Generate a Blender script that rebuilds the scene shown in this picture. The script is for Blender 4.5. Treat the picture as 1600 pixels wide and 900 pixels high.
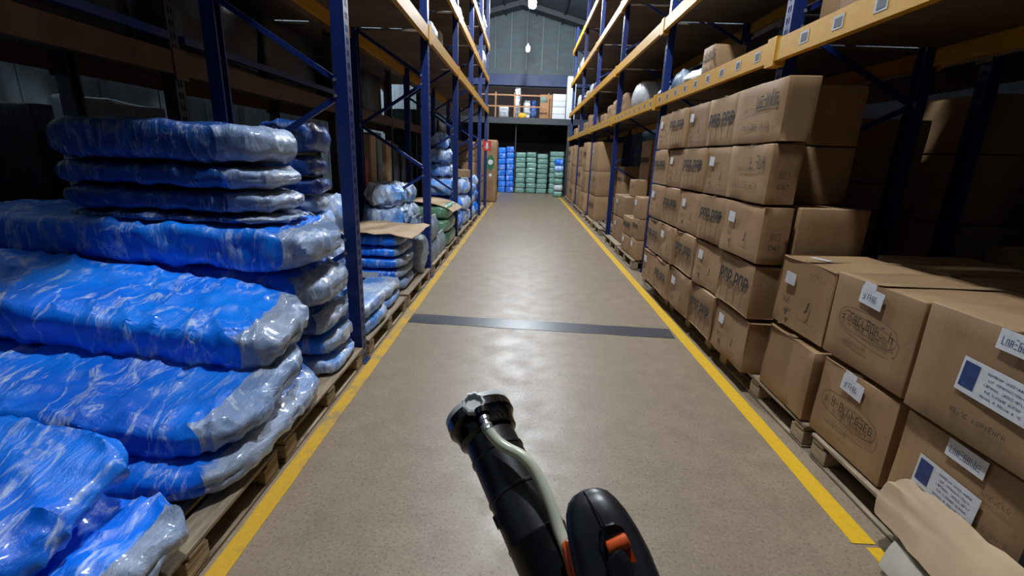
import bpy, math, random
from mathutils import Vector, Matrix, noise
R = math.radians
rnd = random.Random(7)
for o in list(bpy.data.objects): bpy.data.objects.remove(o)
COL = bpy.context.scene.collection
SC = bpy.context.scene

# ------------------------------------------------------------------ camera
CAM_H = 1.6
FPX = 725.0
def cam_axes():
    v = Vector(((820 - 800) / FPX, (247 - 450) / FPX, 1)).normalized()      # aisle direction seen by the lens
    d = Vector((-112, 2798, 0)).normalized()
    dn = (d - v * d.dot(v)).normalized()
    rt = dn.cross(v)
    return rt, v, -dn
_rt, _fw, _up = cam_axes()
def c2w(c):                                    # lens frame (x right, y down, z ahead) to world
    c = Vector(c)
    return Vector((_rt.dot(c), _fw.dot(c), _up.dot(c)))
cam = bpy.data.objects.new('camera', bpy.data.cameras.new('camera'))
COL.objects.link(cam)
ax, ay, az = c2w((1, 0, 0)), -c2w((0, 1, 0)), -c2w((0, 0, 1))
cam.matrix_world = Matrix(((ax.x, ay.x, az.x, 0), (ax.y, ay.y, az.y, 0), (ax.z, ay.z, az.z, CAM_H), (0, 0, 0, 1)))
cam.data.sensor_width = 36
cam.data.lens = 36 * FPX / 1600
cam.data.clip_start = 0.05
cam.data.clip_end = 100
SC.camera = cam
# ------------------------------------------------------------------ world, exposure
w = bpy.data.worlds.new('night'); SC.world = w; w.use_nodes = True
w.node_tree.nodes['Background'].inputs[0].default_value = (0.55, 0.72, 1.0, 1)
w.node_tree.nodes['Background'].inputs[1].default_value = 0.006
SC.view_settings.view_transform = 'Standard'
SC.view_settings.look = 'None'
SC.view_settings.gamma = 1
SC.view_settings.use_curve_mapping = False
SC.view_settings.exposure = 0.0
LAMP_W = 1420.0

# ------------------------------------------------------------------ materials
MATS = {}
def new_mat(name):
    m = bpy.data.materials.new(name); m.use_nodes = True
    nt = m.node_tree; b = nt.nodes['Principled BSDF']
    MATS[name] = m
    return m, nt, b
def N(nt, t, **kw):
    n = nt.nodes.new(t)
    for k, v in kw.items(): setattr(n, k, v)
    return n
def ramp(nt, src, p0, p1, c0=(0, 0, 0, 1), c1=(1, 1, 1, 1)):
    r = N(nt, 'ShaderNodeValToRGB')
    r.color_ramp.elements[0].position = p0; r.color_ramp.elements[1].position = p1
    r.color_ramp.elements[0].color = c0; r.color_ramp.elements[1].color = c1
    nt.links.new(src, r.inputs[0]); return r.outputs[0]
def mixc(nt, fac, a, b, mode='MIX'):
    m = N(nt, 'ShaderNodeMix', data_type='RGBA', blend_type=mode)
    for s, v in ((0, fac), (6, a), (7, b)):
        if hasattr(v, 'links'): nt.links.new(v, m.inputs[s])
        elif isinstance(v, (int, float)): m.inputs[s].default_value = v
        else: m.inputs[s].default_value = (*v[:3], 1)
    return m.outputs[2]
def noise_tex(nt, scale, detail=4, rough=0.55, coord='Object', stretch=None, rot=None):
    tc = N(nt, 'ShaderNodeTexCoord'); src = tc.outputs[coord]
    if stretch or rot:
        mp = N(nt, 'ShaderNodeMapping')
        if stretch: mp.inputs['Scale'].default_value = stretch
        if rot: mp.inputs['Rotation'].default_value = rot
        nt.links.new(src, mp.inputs[0]); src = mp.outputs[0]
    n = N(nt, 'ShaderNodeTexNoise'); n.inputs['Scale'].default_value = scale
    n.inputs['Detail'].default_value = detail; n.inputs['Roughness'].default_value = rough
    nt.links.new(src, n.inputs['Vector']); return n.outputs['Fac']
def bump(nt, b, h, strength, dist=0.01):
    bp = N(nt, 'ShaderNodeBump'); bp.inputs['Strength'].default_value = strength; bp.inputs['Distance'].default_value = dist
    nt.links.new(h, bp.inputs['Height']); nt.links.new(bp.outputs[0], b.inputs['Normal'])
def simple(name, col, rough=0.5, metal=0.0, var=0.15, scale=8, bmp=0.0, spec=0.5, objvar=0.0, col2=None, stretch=None, coat=0):
    m, nt, b = new_mat(name)
    n = noise_tex(nt, scale, stretch=stretch)
    c2 = col2 or tuple(c * (1 - var * 1.6) for c in col)
    c1 = tuple(min(1, c * (1 + var * 0.6)) for c in col)
    o = mixc(nt, ramp(nt, n, 0.3, 0.7), c1, c2)
    if objvar:
        oi = N(nt, 'ShaderNodeObjectInfo')
        hv = N(nt, 'ShaderNodeHueSaturation')
        mr = N(nt, 'ShaderNodeMapRange'); mr.inputs[3].default_value = 1 - objvar; mr.inputs[4].default_value = 1 + objvar
        nt.links.new(oi.outputs['Random'], mr.inputs[0]); nt.links.new(mr.outputs[0], hv.inputs['Value'])
        nt.links.new(o, hv.inputs['Color']); o = hv.outputs[0]
    nt.links.new(o, b.inputs['Base Color'])
    b.inputs['Roughness'].default_value = rough; b.inputs['Metallic'].default_value = metal
    b.inputs['Specular IOR Level'].default_value = spec; b.inputs['Coat Weight'].default_value = coat
    if bmp: bump(nt, b, n, bmp)
    return m

def mk_concrete():
    m, nt, b = new_mat('concrete')
    big = noise_tex(nt, 0.7, 5, 0.6); mid = noise_tex(nt, 5, 6, 0.65); fine = noise_tex(nt, 70, 3, 0.7)
    c = mixc(nt, ramp(nt, big, 0.35, 0.7), (0.315, 0.242, 0.168), (0.265, 0.20, 0.135))
    c = mixc(nt, ramp(nt, mid, 0.40, 0.75), c, (0.225, 0.165, 0.108))
    c = mixc(nt, ramp(nt, fine, 0.52, 0.72), c, (0.12, 0.088, 0.060))
    fine2 = noise_tex(nt, 45, 3, 0.7, stretch=(1, 1.3, 1))
    c = mixc(nt, ramp(nt, fine2, 0.56, 0.75), c, (0.37, 0.30, 0.225))
    nt.links.new(c, b.inputs['Base Color'])
    nt.links.new(ramp(nt, mid, 0.3, 0.8, (0.34,) * 3 + (1,), (0.55,) * 3 + (1,)), b.inputs['Roughness'])
    bump(nt, b, fine, 0.12, 0.004)
mk_concrete()
def mk_worn(name, col, under, thr=0.62, rough=0.5):
    m, nt, b = new_mat(name)
    a = noise_tex(nt, 2.5, 6, 0.7); f = noise_tex(nt, 30, 4, 0.7)
    c = mixc(nt, ramp(nt, f, 0.3, 0.8), col, tuple(x * 0.8 for x in col))
    c = mixc(nt, ramp(nt, a, thr, thr + 0.12), c, under)
    nt.links.new(c, b.inputs['Base Color']); b.inputs['Roughness'].default_value = rough
mk_worn('yellow_paint', (0.80, 0.47, 0.015), (0.45, 0.32, 0.10), 0.60)
mk_worn('worn_yellow_paint', (0.66, 0.38, 0.02), (0.33, 0.235, 0.11), 0.50)
mk_worn('dark_stripe', (0.055, 0.058, 0.07), (0.10, 0.098, 0.10), 0.55, 0.36)
mk_worn('blue_steel', (0.006, 0.022, 0.14), (0.015, 0.035, 0.15), 0.62, 0.36)
mk_worn('orange_steel', (0.56, 0.275, 0.006), (0.50, 0.27, 0.03), 0.60, 0.48)
simple('shaded_brown_steel', (0.085, 0.028, 0.007), 0.5)  # brown beams, colour lowered so the back racks look shaded
simple('slot_frame', (0.42, 0.44, 0.46), 0.5)
simple('slot_dark', (0.06, 0.065, 0.08), 0.5)
simple('shelf_wood', (0.13, 0.085, 0.05), 0.75, var=0.25, scale=5, bmp=0.2, objvar=0.2, stretch=(1, 6, 6))
simple('pallet_wood', (0.34, 0.26, 0.17), 0.8, var=0.3, scale=6, bmp=0.4, objvar=0.25, stretch=(8, 1, 8))
simple('kraft', (0.46, 0.32, 0.19), 0.75, var=0.12, scale=3, bmp=0.1)
simple('tape', (0.40, 0.27, 0.15), 0.3, var=0.1)
simple('label_white', (0.72, 0.74, 0.77), 0.5, var=0.08, scale=20)
simple('ink', (0.035, 0.028, 0.022), 0.7, var=0.1)
simple('ink_faint', (0.13, 0.085, 0.05), 0.75, var=0.1)
simple('ink_blue', (0.03, 0.06, 0.22), 0.5, var=0.3, scale=30)
simple('wall_metal', (0.10, 0.13, 0.15), 0.55, var=0.15, scale=1.5, stretch=(1, 1, 3))
simple('lit_rib_metal', (0.20, 0.25, 0.28), 0.45, var=0.15, scale=2)  # ribs lighter than the panels in place of shading; lamp hits them front-on
simple('shaded_back_board', (0.030, 0.018, 0.014), 0.8, var=0.2)  # dark brown, with the shade under the mezzanine put into the colour
simple('paper', (0.48, 0.42, 0.33), 0.8, var=0.15)
simple('wall_cool', (0.20, 0.26, 0.30), 0.8, var=0.3, scale=1.5, stretch=(3, 3, 0.6))
simple('roof_metal', (0.05, 0.06, 0.07), 0.6, var=0.2, scale=2)
simple('dark_or_shaded_steel', (0.03, 0.034, 0.045), 0.5, var=0.2)  # dark steel parts; also stands in for shade on the left back rack posts
simple('blue_fascia', (0.025, 0.06, 0.20), 0.5, var=0.2, scale=3)
simple('black_rubber', (0.009, 0.010, 0.013), 0.36, var=0.25, scale=40, bmp=0.02)
simple('black_gloss', (0.006, 0.006, 0.008), 0.16, var=0.1, scale=30)
simple('grey_metal', (0.5, 0.5, 0.52), 0.3, metal=0.9, var=0.1)
simple('white_plastic', (0.68, 0.68, 0.66), 0.4, var=0.12, scale=25)
simple('orange_plastic', (0.62, 0.085, 0.012), 0.35, var=0.12, scale=20)
simple('red_paint', (0.55, 0.03, 0.03), 0.45, var=0.15)
simple('green_paint', (0.02, 0.16, 0.06), 0.5, var=0.15)
simple('purple_print', (0.10, 0.05, 0.22), 0.5, var=0.3, scale=20)
simple('blue_tarp', (0.02, 0.16, 0.5), 0.4, var=0.3, scale=6)
simple('tan_wood', (0.42, 0.20, 0.08), 0.6, var=0.2)
simple('silver_film', (0.55, 0.57, 0.6), 0.22, metal=0.6, var=0.3, scale=14, bmp=0.5)
simple('shaded_dark_wrap', (0.022, 0.028, 0.034), 0.3, var=0.4, scale=4, bmp=0.4, stretch=(6, 6, 1))  # dark plastic wrap, colour lowered further to carry the shade of the back bays
simple('galvanised', (0.35, 0.36, 0.38), 0.4, metal=0.6, var=0.2)

def mk_cardboard():
    m, nt, b = new_mat('cardboard')
    n = noise_tex(nt, 3.0, 5, 0.6); f = noise_tex(nt, 60, 2, 0.5, stretch=(1, 1, 0.15)); d = noise_tex(nt, 7, 6, 0.75)
    c = mixc(nt, ramp(nt, n, 0.3, 0.7), (0.375, 0.23, 0.115), (0.305, 0.18, 0.086))
    c = mixc(nt, ramp(nt, d, 0.60, 0.80), c, (0.17, 0.095, 0.045))
    c = mixc(nt, ramp(nt, f, 0.45, 0.75), c, mixc(nt, 0.12, c, (0.1, 0.06, 0.03)))
    oi = N(nt, 'ShaderNodeObjectInfo'); hv = N(nt, 'ShaderNodeHueSaturation'); mr = N(nt, 'ShaderNodeMapRange')
    mr.inputs[3].default_value = 0.85; mr.inputs[4].default_value = 1.15
    nt.links.new(oi.outputs['Random'], mr.inputs[0]); nt.links.new(mr.outputs[0], hv.inputs['Value'])
    nt.links.new(c, hv.inputs['Color']); nt.links.new(hv.outputs[0], b.inputs['Base Color'])
    b.inputs['Roughness'].default_value = 0.62
    bump(nt, b, n, 0.15, 0.02)
mk_cardboard()
def mk_film(name, base, base2, streak, amt=0.9, rough=0.3, stretch=(7, 1.6, 2.2), lo=0.55, hi=0.68, objvar=0.12, bs=0.5, blend=None):
    m, nt, b = new_mat(name)
    oi = N(nt, 'ShaderNodeObjectInfo')
    tc = N(nt, 'ShaderNodeTexCoord'); vm = N(nt, 'ShaderNodeVectorMath', operation='ADD')
    vs = N(nt, 'ShaderNodeVectorMath', operation='SCALE'); vs.inputs['Scale'].default_value = 37.0
    cb = N(nt, 'ShaderNodeCombineXYZ')
    for i in range(3): nt.links.new(oi.outputs['Random'], cb.inputs[i])
    nt.links.new(cb.outputs[0], vs.inputs[0]); nt.links.new(tc.outputs['Object'], vm.inputs[0]); nt.links.new(vs.outputs[0], vm.inputs[1])
    def nz(scale, det, rg, st=None, rot=None, dist=0):
        mp = N(nt, 'ShaderNodeMapping')
        if st: mp.inputs['Scale'].default_value = st
        if rot: mp.inputs['Rotation'].default_value = rot
        nt.links.new(vm.outputs[0], mp.inputs[0])
        t = N(nt, 'ShaderNodeTexNoise'); t.inputs['Scale'].default_value = scale; t.inputs['Detail'].default_value = det
        t.inputs['Roughness'].default_value = rg; t.inputs['Distortion'].default_value = dist
        nt.links.new(mp.outputs[0], t.inputs['Vector']); return t.outputs['Fac']
    big = nz(2.2, 3, 0.5); st1 = nz(1.6, 7, 0.68, stretch, (0, 0, 0.35), 0.6); fine = nz(14, 6, 0.7, (2, 0.7, 0.7), (0, 0, 0.5), 0.5)
    patch = nz(4.0, 5, 0.6, (1, 1, 1), None, 0.8)
    c = mixc(nt, ramp(nt, big, 0.35, 0.65), base, base2)
    msk = N(nt, 'ShaderNodeMath', operation='MULTIPLY')
    nt.links.new(ramp(nt, st1, lo, hi), msk.inputs[0]); nt.links.new(ramp(nt, fine, 0.40, 0.58), msk.inputs[1])
    ln = nz(2.6, 4, 0.6, (2.2, 0.8, 0.9), (0, 0, 0.7), 0.9)
    lm = N(nt, 'ShaderNodeMath', operation='MULTIPLY')
    nt.links.new(ramp(nt, ln, 0.505, 0.535, (0, 0, 0, 1), (1, 1, 1, 1)), lm.inputs[0]); nt.links.new(ramp(nt, ln, 0.535, 0.575, (1, 1, 1, 1), (0, 0, 0, 1)), lm.inputs[1])
    l2 = N(nt, 'ShaderNodeMath', operation='MULTIPLY'); nt.links.new(lm.outputs[0], l2.inputs[0]); nt.links.new(ramp(nt, fine, 0.40, 0.62), l2.inputs[1])
    l3 = N(nt, 'ShaderNodeMath', operation='MULTIPLY'); nt.links.new(l2.outputs[0], l3.inputs[0]); nt.links.new(ramp(nt, big, 0.38, 0.52), l3.inputs[1])
    mx = N(nt, 'ShaderNodeMath', operation='MAXIMUM'); nt.links.new(msk.outputs[0], mx.inputs[0]); nt.links.new(l3.outputs[0], mx.inputs[1])
    m2 = N(nt, 'ShaderNodeMath', operation='MULTIPLY'); m2.inputs[1].default_value = amt
    nt.links.new(mx.outputs[0], m2.inputs[0])
    c = mixc(nt, m2.outputs[0], c, streak)  # pale film creases, with plastic glare painted into the colour
    if blend:                                  # the wrap changes over to the other film with a ragged edge
        sp = N(nt, 'ShaderNodeSeparateXYZ'); nt.links.new(tc.outputs['Generated'], sp.inputs[0])
        ad = N(nt, 'ShaderNodeMath', operation='MULTIPLY_ADD'); ad.inputs[1].default_value = blend[2]
        nt.links.new(patch, ad.inputs[0]); nt.links.new(sp.outputs[0], ad.inputs[2])
        c = mixc(nt, ramp(nt, ad.outputs[0], blend[0] + blend[2] * .5, blend[1] + blend[2] * .5, *([(0, 0, 0, 1), (1, 1, 1, 1)] if blend[4] else [(1, 1, 1, 1), (0, 0, 0, 1)])), c, blend[3])
    hv = N(nt, 'ShaderNodeHueSaturation'); mr = N(nt, 'ShaderNodeMapRange')
    mr.inputs[3].default_value = 1 - objvar; mr.inputs[4].default_value = 1 + objvar
    nt.links.new(oi.outputs['Random'], mr.inputs[0]); nt.links.new(mr.outputs[0], hv.inputs['Value'])
    nt.links.new(c, hv.inputs['Color']); nt.links.new(hv.outputs[0], b.inputs['Base Color'])
    b.inputs['Roughness'].default_value = rough
    b.inputs['Coat Weight'].default_value = 0.3; b.inputs['Coat Roughness'].default_value = 0.12
    hs = N(nt, 'ShaderNodeMath', operation='ADD'); nt.links.new(st1, hs.inputs[0])
    h2 = N(nt, 'ShaderNodeMath', operation='MULTIPLY'); h2.inputs[1].default_value = 0.35
    nt.links.new(fine, h2.inputs[0]); nt.links.new(h2.outputs[0], hs.inputs[1])
    bump(nt, b, hs.outputs[0], bs, 0.03)
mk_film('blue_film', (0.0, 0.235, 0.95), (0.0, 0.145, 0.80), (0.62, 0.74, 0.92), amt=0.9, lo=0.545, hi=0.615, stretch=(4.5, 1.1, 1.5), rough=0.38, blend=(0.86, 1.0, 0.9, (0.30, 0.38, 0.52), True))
mk_film('grey_film', (0.30, 0.37, 0.50), (0.18, 0.29, 0.52), (0.66, 0.70, 0.77), rough=0.22, bs=0.7, blend=(0.0, 0.30, 1.6, (0.0, 0.13, 0.65), False))
mk_film('shaded_blue_film', (0.005, 0.06, 0.30), (0.02, 0.08, 0.27), (0.40, 0.47, 0.58), rough=0.22, bs=0.7)  # darker copy of the blue film; the shade on its stacks is in the colour
mk_film('pale_blue_film', (0.07, 0.31, 0.85), (0.52, 0.61, 0.74), (0.82, 0.86, 0.90), stretch=(5, 4, 3), lo=0.45, hi=0.6, bs=0.6)
mk_film('green_film', (0.09, 0.25, 0.20), (0.16, 0.33, 0.28), (0.36, 0.52, 0.46), stretch=(2, 2, 9), lo=0.45, hi=0.65)
mk_film('bottle_green_film', (0.06, 0.20, 0.10), (0.14, 0.30, 0.18), (0.40, 0.50, 0.42), stretch=(3, 3, 3))
mk_film('clear_film', (0.34, 0.39, 0.44), (0.20, 0.30, 0.44), (0.66, 0.70, 0.74), stretch=(5, 5, 3), rough=0.2, bs=0.7)
mk_film('white_film', (0.62, 0.64, 0.66), (0.50, 0.53, 0.57), (0.8, 0.8, 0.8), stretch=(4, 4, 4), bs=0.7)
def mk_hose():
    m, nt, b = new_mat('clear_hose')
    b.inputs['Base Color'].default_value = (0.72, 0.73, 0.58, 1); b.inputs['Roughness'].default_value = 0.25
    b.inputs['Transmission Weight'].default_value = 0.25; b.inputs['Subsurface Weight'].default_value = 0.3
    b.inputs['Subsurface Radius'].default_value = (0.004, 0.004, 0.003)
mk_hose()
def mk_emit(name, col, s):
    m, nt, b = new_mat(name)
    b.inputs['Base Color'].default_value = (0.9, 0.9, 0.9, 1)
    b.inputs['Emission Color'].default_value = (*col, 1); b.inputs['Emission Strength'].default_value = s

# ------------------------------------------------------------------ builders
class MB:
    """collects vertices and faces for one mesh"""
    def __init__(s): s.v = []; s.f = []
    def add(s, vs, fs):
        k = len(s.v); s.v += [tuple(p) for p in vs]; s.f += [tuple(i + k for i in f) for f in fs]; return s
    def box(s, a, b):
        x0, y0, z0 = a; x1, y1, z1 = b
        return s.add([(x0, y0, z0), (x1, y0, z0), (x1, y1, z0), (x0, y1, z0), (x0, y0, z1), (x1, y0, z1), (x1, y1, z1), (x0, y1, z1)],
                     [(0, 3, 2, 1), (4, 5, 6, 7), (0, 1, 5, 4), (1, 2, 6, 5), (2, 3, 7, 6), (3, 0, 4, 7)])
    def tube(s, pts, r, n=10, caps=True):
        pts = [Vector(p) for p in pts]; k = len(s.v); m = len(pts)
        rr = r if isinstance(r, (list, tuple)) else [r] * m
        prev = None
        for i, p in enumerate(pts):
            t = (pts[min(i + 1, m - 1)] - pts[max(i - 1, 0)]).normalized()
            if prev is None:
                u = t.orthogonal().normalized()
            else:
                u = (prev - t * prev.dot(t)).normalized()
            prev = u; q = t.cross(u)
            for j in range(n):
                a = 2 * math.pi * j / n
                s.v.append(tuple(p + (u * math.cos(a) + q * math.sin(a)) * rr[i]))
        for i in range(m - 1):
            for j in range(n):
                a = k + i * n + j; b2 = k + i * n + (j + 1) % n
                s.f.append((a, b2, b2 + n, a + n))
        if caps:
            s.f.append(tuple(k + j for j in reversed(range(n)))); s.f.append(tuple(k + (m - 1) * n + j for j in range(n)))
        return s
    def mesh(s, name, smooth=False):
        me = bpy.data.meshes.new(name); me.from_pydata(s.v, [], s.f); me.update()
        if smooth: me.polygons.foreach_set('use_smooth', [True] * len(me.polygons)); me.update(); me.set_sharp_from_angle(angle=R(48))
        return me
def link(name, me, mat=None, parent=None, loc=None, rot=None, kind=None):
    o = bpy.data.objects.new(name, me); COL.objects.link(o)
    if me is not None and mat is not None and len(me.materials) == 0: me.materials.append(MATS[mat])
    if parent is not None: o.parent = parent
    if loc is not None: o.location = loc
    if rot is not None: o.rotation_euler = rot
    if kind: o['kind'] = kind
    return o
def tag(o, label, cat, group=None):
    o['label'] = label; o['category'] = cat
    if group: o['group'] = group
    return o
def thing(name, label, cat, loc=(0, 0, 0), rotz=0, group=None):
    o = bpy.data.objects.new(name, None); COL.objects.link(o); o.location = loc; o.rotation_euler = (0, 0, rotz)
    o.empty_display_size = 0.1
    return tag(o, label, cat, group)
def bobj(name, a, b, mat, parent=None, kind=None):
    return link(name, MB().box(a, b).mesh(name), mat, parent, kind=kind)
NM = ['first', 'second', 'third', 'fourth', 'fifth', 'sixth', 'seventh', 'eighth', 'ninth', 'tenth', 'eleventh', 'twelfth']
ORD = ['bottom', 'second', 'third', 'fourth', 'fifth', 'sixth', 'seventh', 'eighth', 'ninth', 'tenth', 'eleventh', 'twelfth']

def cube_grid(coords):
    """surface of a cube gridded at the given per-axis coordinate lists"""
    idx = {}; V = []; Fs = []
    def vid(p):
        k = (round(p[0], 5), round(p[1], 5), round(p[2], 5))
        if k not in idx: idx[k] = len(V); V.append(Vector(p))
        return idx[k]
    for ax_ in range(3):
        u, v = (ax_ + 1) % 3, (ax_ + 2) % 3
        for sgn in (0, -1):
            c = coords[ax_][sgn]
            for i in range(len(coords[u]) - 1):
                for j in range(len(coords[v]) - 1):
                    q = []
                    for a, b in ((i, j), (i + 1, j), (i + 1, j + 1), (i, j + 1)):
                        p = [0, 0, 0]; p[ax_] = c; p[u] = coords[u][a]; p[v] = coords[v][b]; q.append(vid(p))
                    if sgn == 0: q.reverse()
                    Fs.append(tuple(q))
    return V, Fs
def lin(a, b, n): return [a + (b - a) * i / n for i in range(n + 1)]
def carton_mesh(name, sx, sy, sz, seed=0, r=0.012, n=4, amp=0.006, lean=0.0):
    """slightly soft box standing on z=0, centred in x and y"""
    h = (sx / 2, sy / 2, sz / 2)
    cs = []
    for k in range(3): cs.append([-h[k]] + lin(-h[k] + r, h[k] - r, n) + [h[k]])
    V, Fs = cube_grid(cs); out = []
    for p in V:
        q = Vector([max(-h[k] + r, min(h[k] - r, p[k])) for k in range(3)])
        d = p - q
        if d.length > 1e-9: p = q + d.normalized() * r
        s_ = noise.noise(Vector((p.x * 3.1 + seed * 7.3, p.y * 3.1, p.z * 3.1))) * amp
        mid = (1 - (p.x / h[0]) ** 2) * (1 - (p.z / h[2]) ** 2) + (1 - (p.y / h[1]) ** 2) * (1 - (p.z / h[2]) ** 2)
        nrm = (p - q).normalized() if d.length > 1e-9 else Vector((0, 0, 0))
        p = p + nrm * (s_ - amp * 0.7)
        p.x += lean * p.z
        out.append((p.x, p.y, p.z + h[2]))
    m = MB(); m.v = out; m.f = Fs
    return m.mesh(name, True)
def pack_geo(L, W, T, seed, n=14, e=4.5, amp=0.014, sag=0.0, nz=None, pinch=0.25):
    """soft film-wrapped package, long in x, standing on z=0"""
    nx = int(n * min(2.2, max(1.0, L / W))); ny = n; nzz = nz or max(6, int(n * 0.45))
    def cs(k):
        return [math.sin(t * math.pi / 2) * 0.45 + t * 0.55 for t in lin(-1, 1, k)]
    V, Fs = cube_grid([cs(nx), cs(ny), cs(nzz)]); out = []
    ofs = Vector((seed * 3.7, seed * 1.9, seed * 5.3))
    for p in V:
        ez = e * 0.7
        s_ = (abs(p.x) ** (e * 1.5) + abs(p.y) ** e + abs(p.z) ** ez) ** (-1 / e)
        q = p * s_
        x, y, z = q.x * L / 2, q.y * W / 2, q.z * T / 2
        endf = max(0, (abs(q.x) - 0.70) / 0.30)
        z *= 1 - pinch * endf * endf; y *= 1 - pinch * 0.35 * endf * endf
        P = Vector((x, y, z))
        f1 = noise.noise(P * 3.2 + ofs)
        f2 = noise.noise(Vector((x * 14, y * 5, z * 9)) + ofs * 2)
        r1 = 1 - min(1, abs(noise.noise(Vector((x * 5 + y * 2.5, y * 2.2 - x, z * 3)) + ofs * 3)) * 3.2)
        r2 = 1 - min(1, abs(noise.noise(Vector((x * 9 - y * 3, y * 5 + x * 3, z * 6)) + ofs * 5)) * 3.5)
        cr = noise.noise(Vector((x * 5, y * 24, z * 24)) + ofs) * endf
        d = amp * (1.0 * f1 + 0.35 * f2 + 1.0 * r1 * r1 + 0.7 * r2 * r2 - 0.5) + amp * 0.7 * cr
        nr = Vector((q.x * abs(q.x) ** 2 / L, q.y * abs(q.y) / W, q.z / T)); nr.normalize()
        P += nr * d
        if P.z < -T / 2: P.z = -T / 2
        P.z -= sag * (q.x + 1) * (q.x + 1) * 0.25
        out.append((P.x, P.y, P.z + T / 2))
    kz = T / max(T * 0.8, max(q[2] for q in out)); ky = W / (2 * max(W * 0.4, max(abs(q[1]) for q in out)))   # keep the folds inside the stated size
    out = [(x, y * min(1, ky), z * min(1.15, kz)) for x, y, z in out]
    return out, Fs, V
def compact(v, fs):
    m = MB(); k = {}
    for q in fs:
        for i in q:
            if i not in k: k[i] = len(m.v); m.v.append(v[i])
        m.f.append(tuple(k[i] for i in q))
    return m
def pack(name, label, cat, group, loc, L, W, T, seed, mat, yaw=0, tilt=0, roll=0, n=14, e=4.5, amp=0.014, film=None, end_at=0.36, pinch=0.25, sag=0):
    v, f, c0 = pack_geo(L, W, T, seed, n, e, amp, pinch=pinch, sag=sag)
    if film:
        fa, fb = [], []
        for q in f: (fb if min(c0[i].x for i in q) > end_at * 2 - 0.001 else fa).append(q)
        o = link(name, compact(v, fa).mesh(name, True), mat)
        link('film_end', compact(v, fb).mesh('film_end', True), film, o)
    else:
        m = MB(); m.v = v; m.f = f
        o = link(name, m.mesh(name, True), mat)
    o.location = loc; o.rotation_euler = (roll, tilt, yaw)
    return tag(o, label, cat, group)

# text and scribbles ------------------------------------------------
def text_mesh(name, txt, size, shear=0.0, bold=0.0):
    cu = bpy.data.curves.new(name, 'FONT'); cu.body = txt; cu.size = size; cu.shear = shear; cu.offset = bold
    cu.align_x = 'CENTER'; cu.align_y = 'CENTER'; cu.resolution_u = 3
    o = bpy.data.objects.new(name, cu); COL.objects.link(o)
    me = bpy.data.meshes.new_from_object(o)
    bpy.data.objects.remove(o); bpy.data.curves.remove(cu)
    me.name = name
    return me
def scribble(name, w_, h_, n, seed, th=None):
    """row of unreadable characters in the xy plane, centred"""
    rr = random.Random(seed); m = MB(); cw = w_ / n; th = th or cw * 0.17
    for i in range(n):
        if rr.random() < 0.1: continue
        x0 = -w_ / 2 + i * cw; ww = cw * 0.72; hh = h_ * rr.uniform(0.7, 1.0)
        segs = []
        if rr.random() < .8: segs.append((x0, 0, x0 + th, hh))
        if rr.random() < .6: segs.append((x0 + ww - th, 0, x0 + ww, hh * rr.uniform(.5, 1)))
        if rr.random() < .6: segs.append((x0, hh - th, x0 + ww, hh))
        if rr.random() < .5: segs.append((x0, hh * .5 - th / 2, x0 + ww, hh * .5 + th / 2))
        if rr.random() < .6: segs.append((x0, 0, x0 + ww, th))
        for a, b, c, d in segs:
            m.add([(a, b - h_ / 2, 0), (c, b - h_ / 2, 0), (c, d - h_ / 2, 0), (a, d - h_ / 2, 0)], [(0, 1, 2, 3)])
    if not m.f: m.add([(0, 0, 0), (th, 0, 0), (th, th, 0), (0, th, 0)], [(0, 1, 2, 3)])
    return m.mesh(name)
def ring_mesh(name, w_, h_, t, n=28, e=3.0):
    m = MB(); k = []
    for i in range(n):
        a = 2 * math.pi * i / n; c, s_ = math.cos(a), math.sin(a)
        sx = math.copysign(abs(c) ** (2 / e), c); sy = math.copysign(abs(s_) ** (2 / e), s_)
        k.append((sx * w_ / 2, sy * h_ / 2, 0)); k.append((sx * (w_ / 2 - t), sy * (h_ / 2 - t), 0))
    return m.add(k, [(2 * i, (2 * i + 2) % (2 * n), (2 * i + 3) % (2 * n), 2 * i + 1) for i in range(n)]).mesh(name)
AISLE_R = (math.pi / 2, 0, -math.pi / 2)        # xy drawing turned onto a face that looks towards -x
AISLE_L = (math.pi / 2, 0, math.pi / 2)         # ... towards +x
FRONT = (math.pi / 2, 0, 0)                     # ... towards -y

# ------------------------------------------------------------------ the setting
S = 'structure'
bobj('floor', (-5.2, -5, -0.12), (5.6, 26.5, 0), 'concrete', kind=S)
def strip(name, pts, wid, mat, z=0.003, lab=None):
    m = MB(); k = len(pts)
    vs = []
    for i, (x, y) in enumerate(pts):
        a = Vector(pts[max(0, i - 1)]); b = Vector(pts[min(k - 1, i + 1)]); t = (b - a).normalized(); q = Vector((t.y, -t.x))
        ww = wid * (1 + 0.12 * noise.noise(Vector((x * 3, y * 3, 5))))
        vs += [(x - q.x * ww / 2, y - q.y * ww / 2, z), (x + q.x * ww / 2, y + q.y * ww / 2, z)]
    nb = len(vs); vs += [(a, b, 0) for a, b, c in vs]
    fs = []
    for i in range(k - 1):
        a = 2 * i; fs += [(a, a + 1, a + 3, a + 2), (a, a + 2, a + 2 + nb, a + nb), (a + 1, a + 1 + nb, a + 3 + nb, a + 3)]
    o = link(name, m.add(vs, fs).mesh(name), mat, kind=S)
    if lab: o['label'] = lab
    return o
strip('trim_1', [(-1.135, y) for y in lin(-3, 23, 90)], 0.085, 'worn_yellow_paint', lab='worn yellow floor line beside the blue packages')
strip('trim_2', [(1.575, y) for y in lin(1.72, 23, 80)], 0.10, 'yellow_paint', lab='yellow floor line beside the cartons')
strip('trim_3', [(1.60, y) for y in lin(-3, 1.70, 18)], 0.06, 'yellow_paint', lab='faded narrower end of the yellow floor line near the fallen cardboard')
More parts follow.
